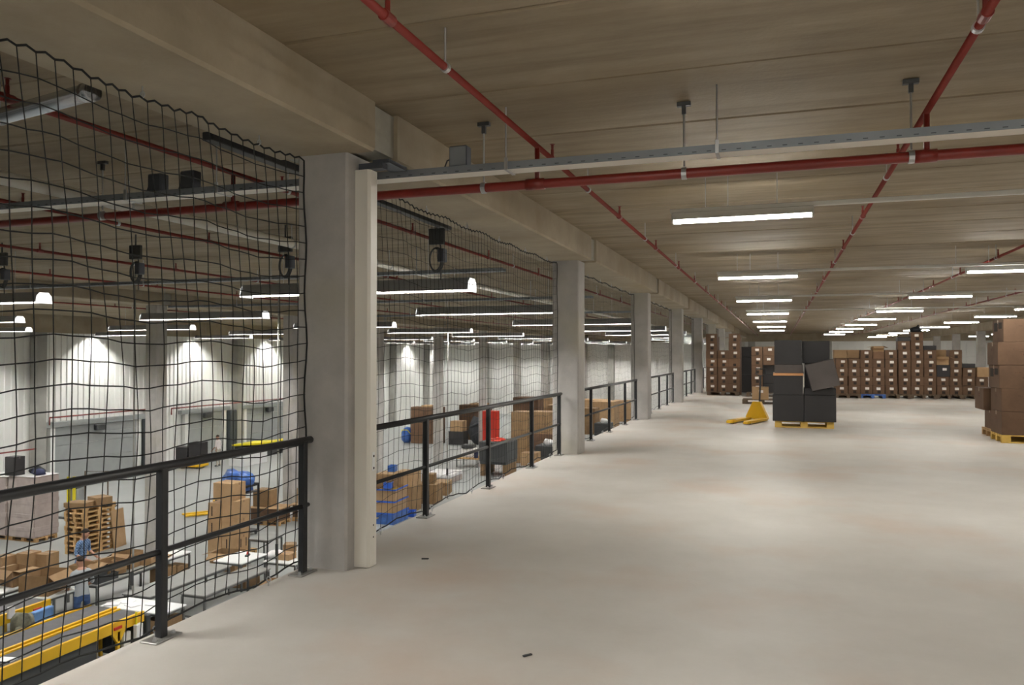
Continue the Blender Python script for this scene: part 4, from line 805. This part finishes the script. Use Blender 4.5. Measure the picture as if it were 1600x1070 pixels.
# ================================================================== people
def person(label, loc, rz, shirt, legs, arms, lean=.0, sleeves=False, Ht=1.75):
    """one continuous skinned body facing +y; garments are face materials, hair a child"""
    V, E, Rr = [], [], []
    def v(p, r, parent=None):
        V.append(Vector(p)); Rr.append(r if isinstance(r, tuple) else (r, r))
        if parent is not None: E.append((parent, len(V) - 1))
        return len(V) - 1
    L = lambda z: lean * max(0, z - .95)
    pel = v((0, 0, .95), (.155, .115)); ab = v((0, L(1.12), 1.12), (.145, .105), pel); ch = v((0, L(1.32), 1.32), (.165, .115), ab); up = v((0, L(1.44), 1.44), (.12, .09), ch)
    nk = v((0, L(1.52) + .01, 1.52), .055, up); hb = v((0, L(1.58) + .03, 1.585), (.07, .08), nk); hd = v((0, L(1.66) + .035, 1.665), (.078, .095), hb); v((0, L(1.73) + .02, 1.73), (.055, .065), hd)
    v((0, L(1.64) + .135, 1.645), .014, hd)
    for s in (-1, 1):
        v((s * .085, L(1.65) + .02, 1.65), .018, hd)
        sh = v((s * .19, L(1.42), 1.42), .062, up); (e, w_, pm) = [(a[0] * s, a[1], a[2]) for a in arms]
        el = v(e, .043, sh); wr = v(w_, .030, el); d = (Vector(pm) - Vector(w_)).normalized(); pa = v(pm, (.038, .02), wr)
        sd = d.cross(Vector((0, 0, 1))).normalized()
        for i, (o, ln) in enumerate(((-.030, .062), (-.010, .072), (.010, .068), (.030, .052))):
            b0 = Vector(pm) + sd * o + d * .035; f1 = v(b0, .0095, pa); f2 = v(b0 + d * ln * .55 - Vector((0, 0, .012)), .0085, f1); v(b0 + d * ln * .9 - Vector((0, 0, .035)), .007, f2)
        th = v(Vector(pm) - sd * s * .04 - d * .01, .010, pa); v(Vector(pm) - sd * s * .062 + d * .035 - Vector((0, 0, .01)), .008, th)
        hp = v((s * .10, 0, .88), .095, pel); kn = v((s * .115, .02, .5), .06, hp); an = v((s * .12, -.02, .10), .042, kn); v((s * .125, -.05, .04), .038, an); v((s * .135, .15, .035), .035, an)
    me = bpy.data.meshes.new('person'); me.from_pydata([tuple(p) for p in V], E, [])
    o = bpy.data.objects.new('tmp', me); C.objects.link(o)
    m = o.modifiers.new('skin', 'SKIN'); m.use_smooth_shade = True
    for i, sv in enumerate(me.skin_vertices[0].data): sv.radius = Rr[i]; sv.use_root = (i == 0)
    o.modifiers.new('sub', 'SUBSURF').levels = 1
    dg = bpy.context.evaluated_depsgraph_get(); me2 = bpy.data.meshes.new_from_object(o.evaluated_get(dg)); bpy.data.objects.remove(o); me2.name = 'person'
    me2.materials.clear()
    for n in ('skin', shirt, legs, 'shoe'): me2.materials.append(MATS[n])
    el = [(Vector((a[0][0] * s, a[0][1], a[0][2])), Vector((a[1][0] * s, a[1][1], a[1][2]))) for a in (arms,) for s in (-1, 1)]
    for p in me2.polygons:
        c = p.center; arm = any((c - b).length < (a - b).length * (.25 if sleeves else .85) or c.y > b.y + .02 and abs(c.x - b.x) < .12 and c.z < 1.45 and c.z > .7 for a, b in el)
        p.material_index = 0 if (c.z > 1.5 or arm) else 3 if c.z < .085 else 2 if c.z < .97 else 1
        p.use_smooth = True
    t = thing('person', label, 'person', loc, rz, None, me2); t.scale = (Ht / 1.79,) * 3
    part('hair', MB().blob((0, L(1.70) + .012, 1.70), (.087, .102, .085), 4, .05, 2, flat=.25), 'hair', t, smooth=True)
    for s in (-1, 1): part('eye', MB().blob((s * .03, L(1.66) + .122, 1.668), (.011, .008, .007), 1, 0, 1), 'shoe', t)
    part('mouth', MB().blob((0, L(1.6) + .115, 1.605), (.022, .008, .006), 1, 0, 1), 'red_plastic', t)
    return t
work = [(.26, .06, 1.16), (.20, .30, 1.02), (.17, .385, 1.0)]
person('person in a grey shirt and blue jeans with arms forward at a carton', (-14.55, 13.45, H), math.radians(70), 'shirt_grey', 'jeans', work, .12)
person('person in a blue plaid shirt bending over cartons before the pallet pile', (-16.95, 15.6, H), math.radians(-80), 'shirt_plaid', 'jeans', work, .18)
person('person in a pale shirt walking beside the truck of black boxes', (-29.3, 36.0, H), math.radians(95), 'shirt_white', 'trouser_beige', [(.25, .02, 1.15), (.22, .2, .98), (.2, .27, .93)], .05)
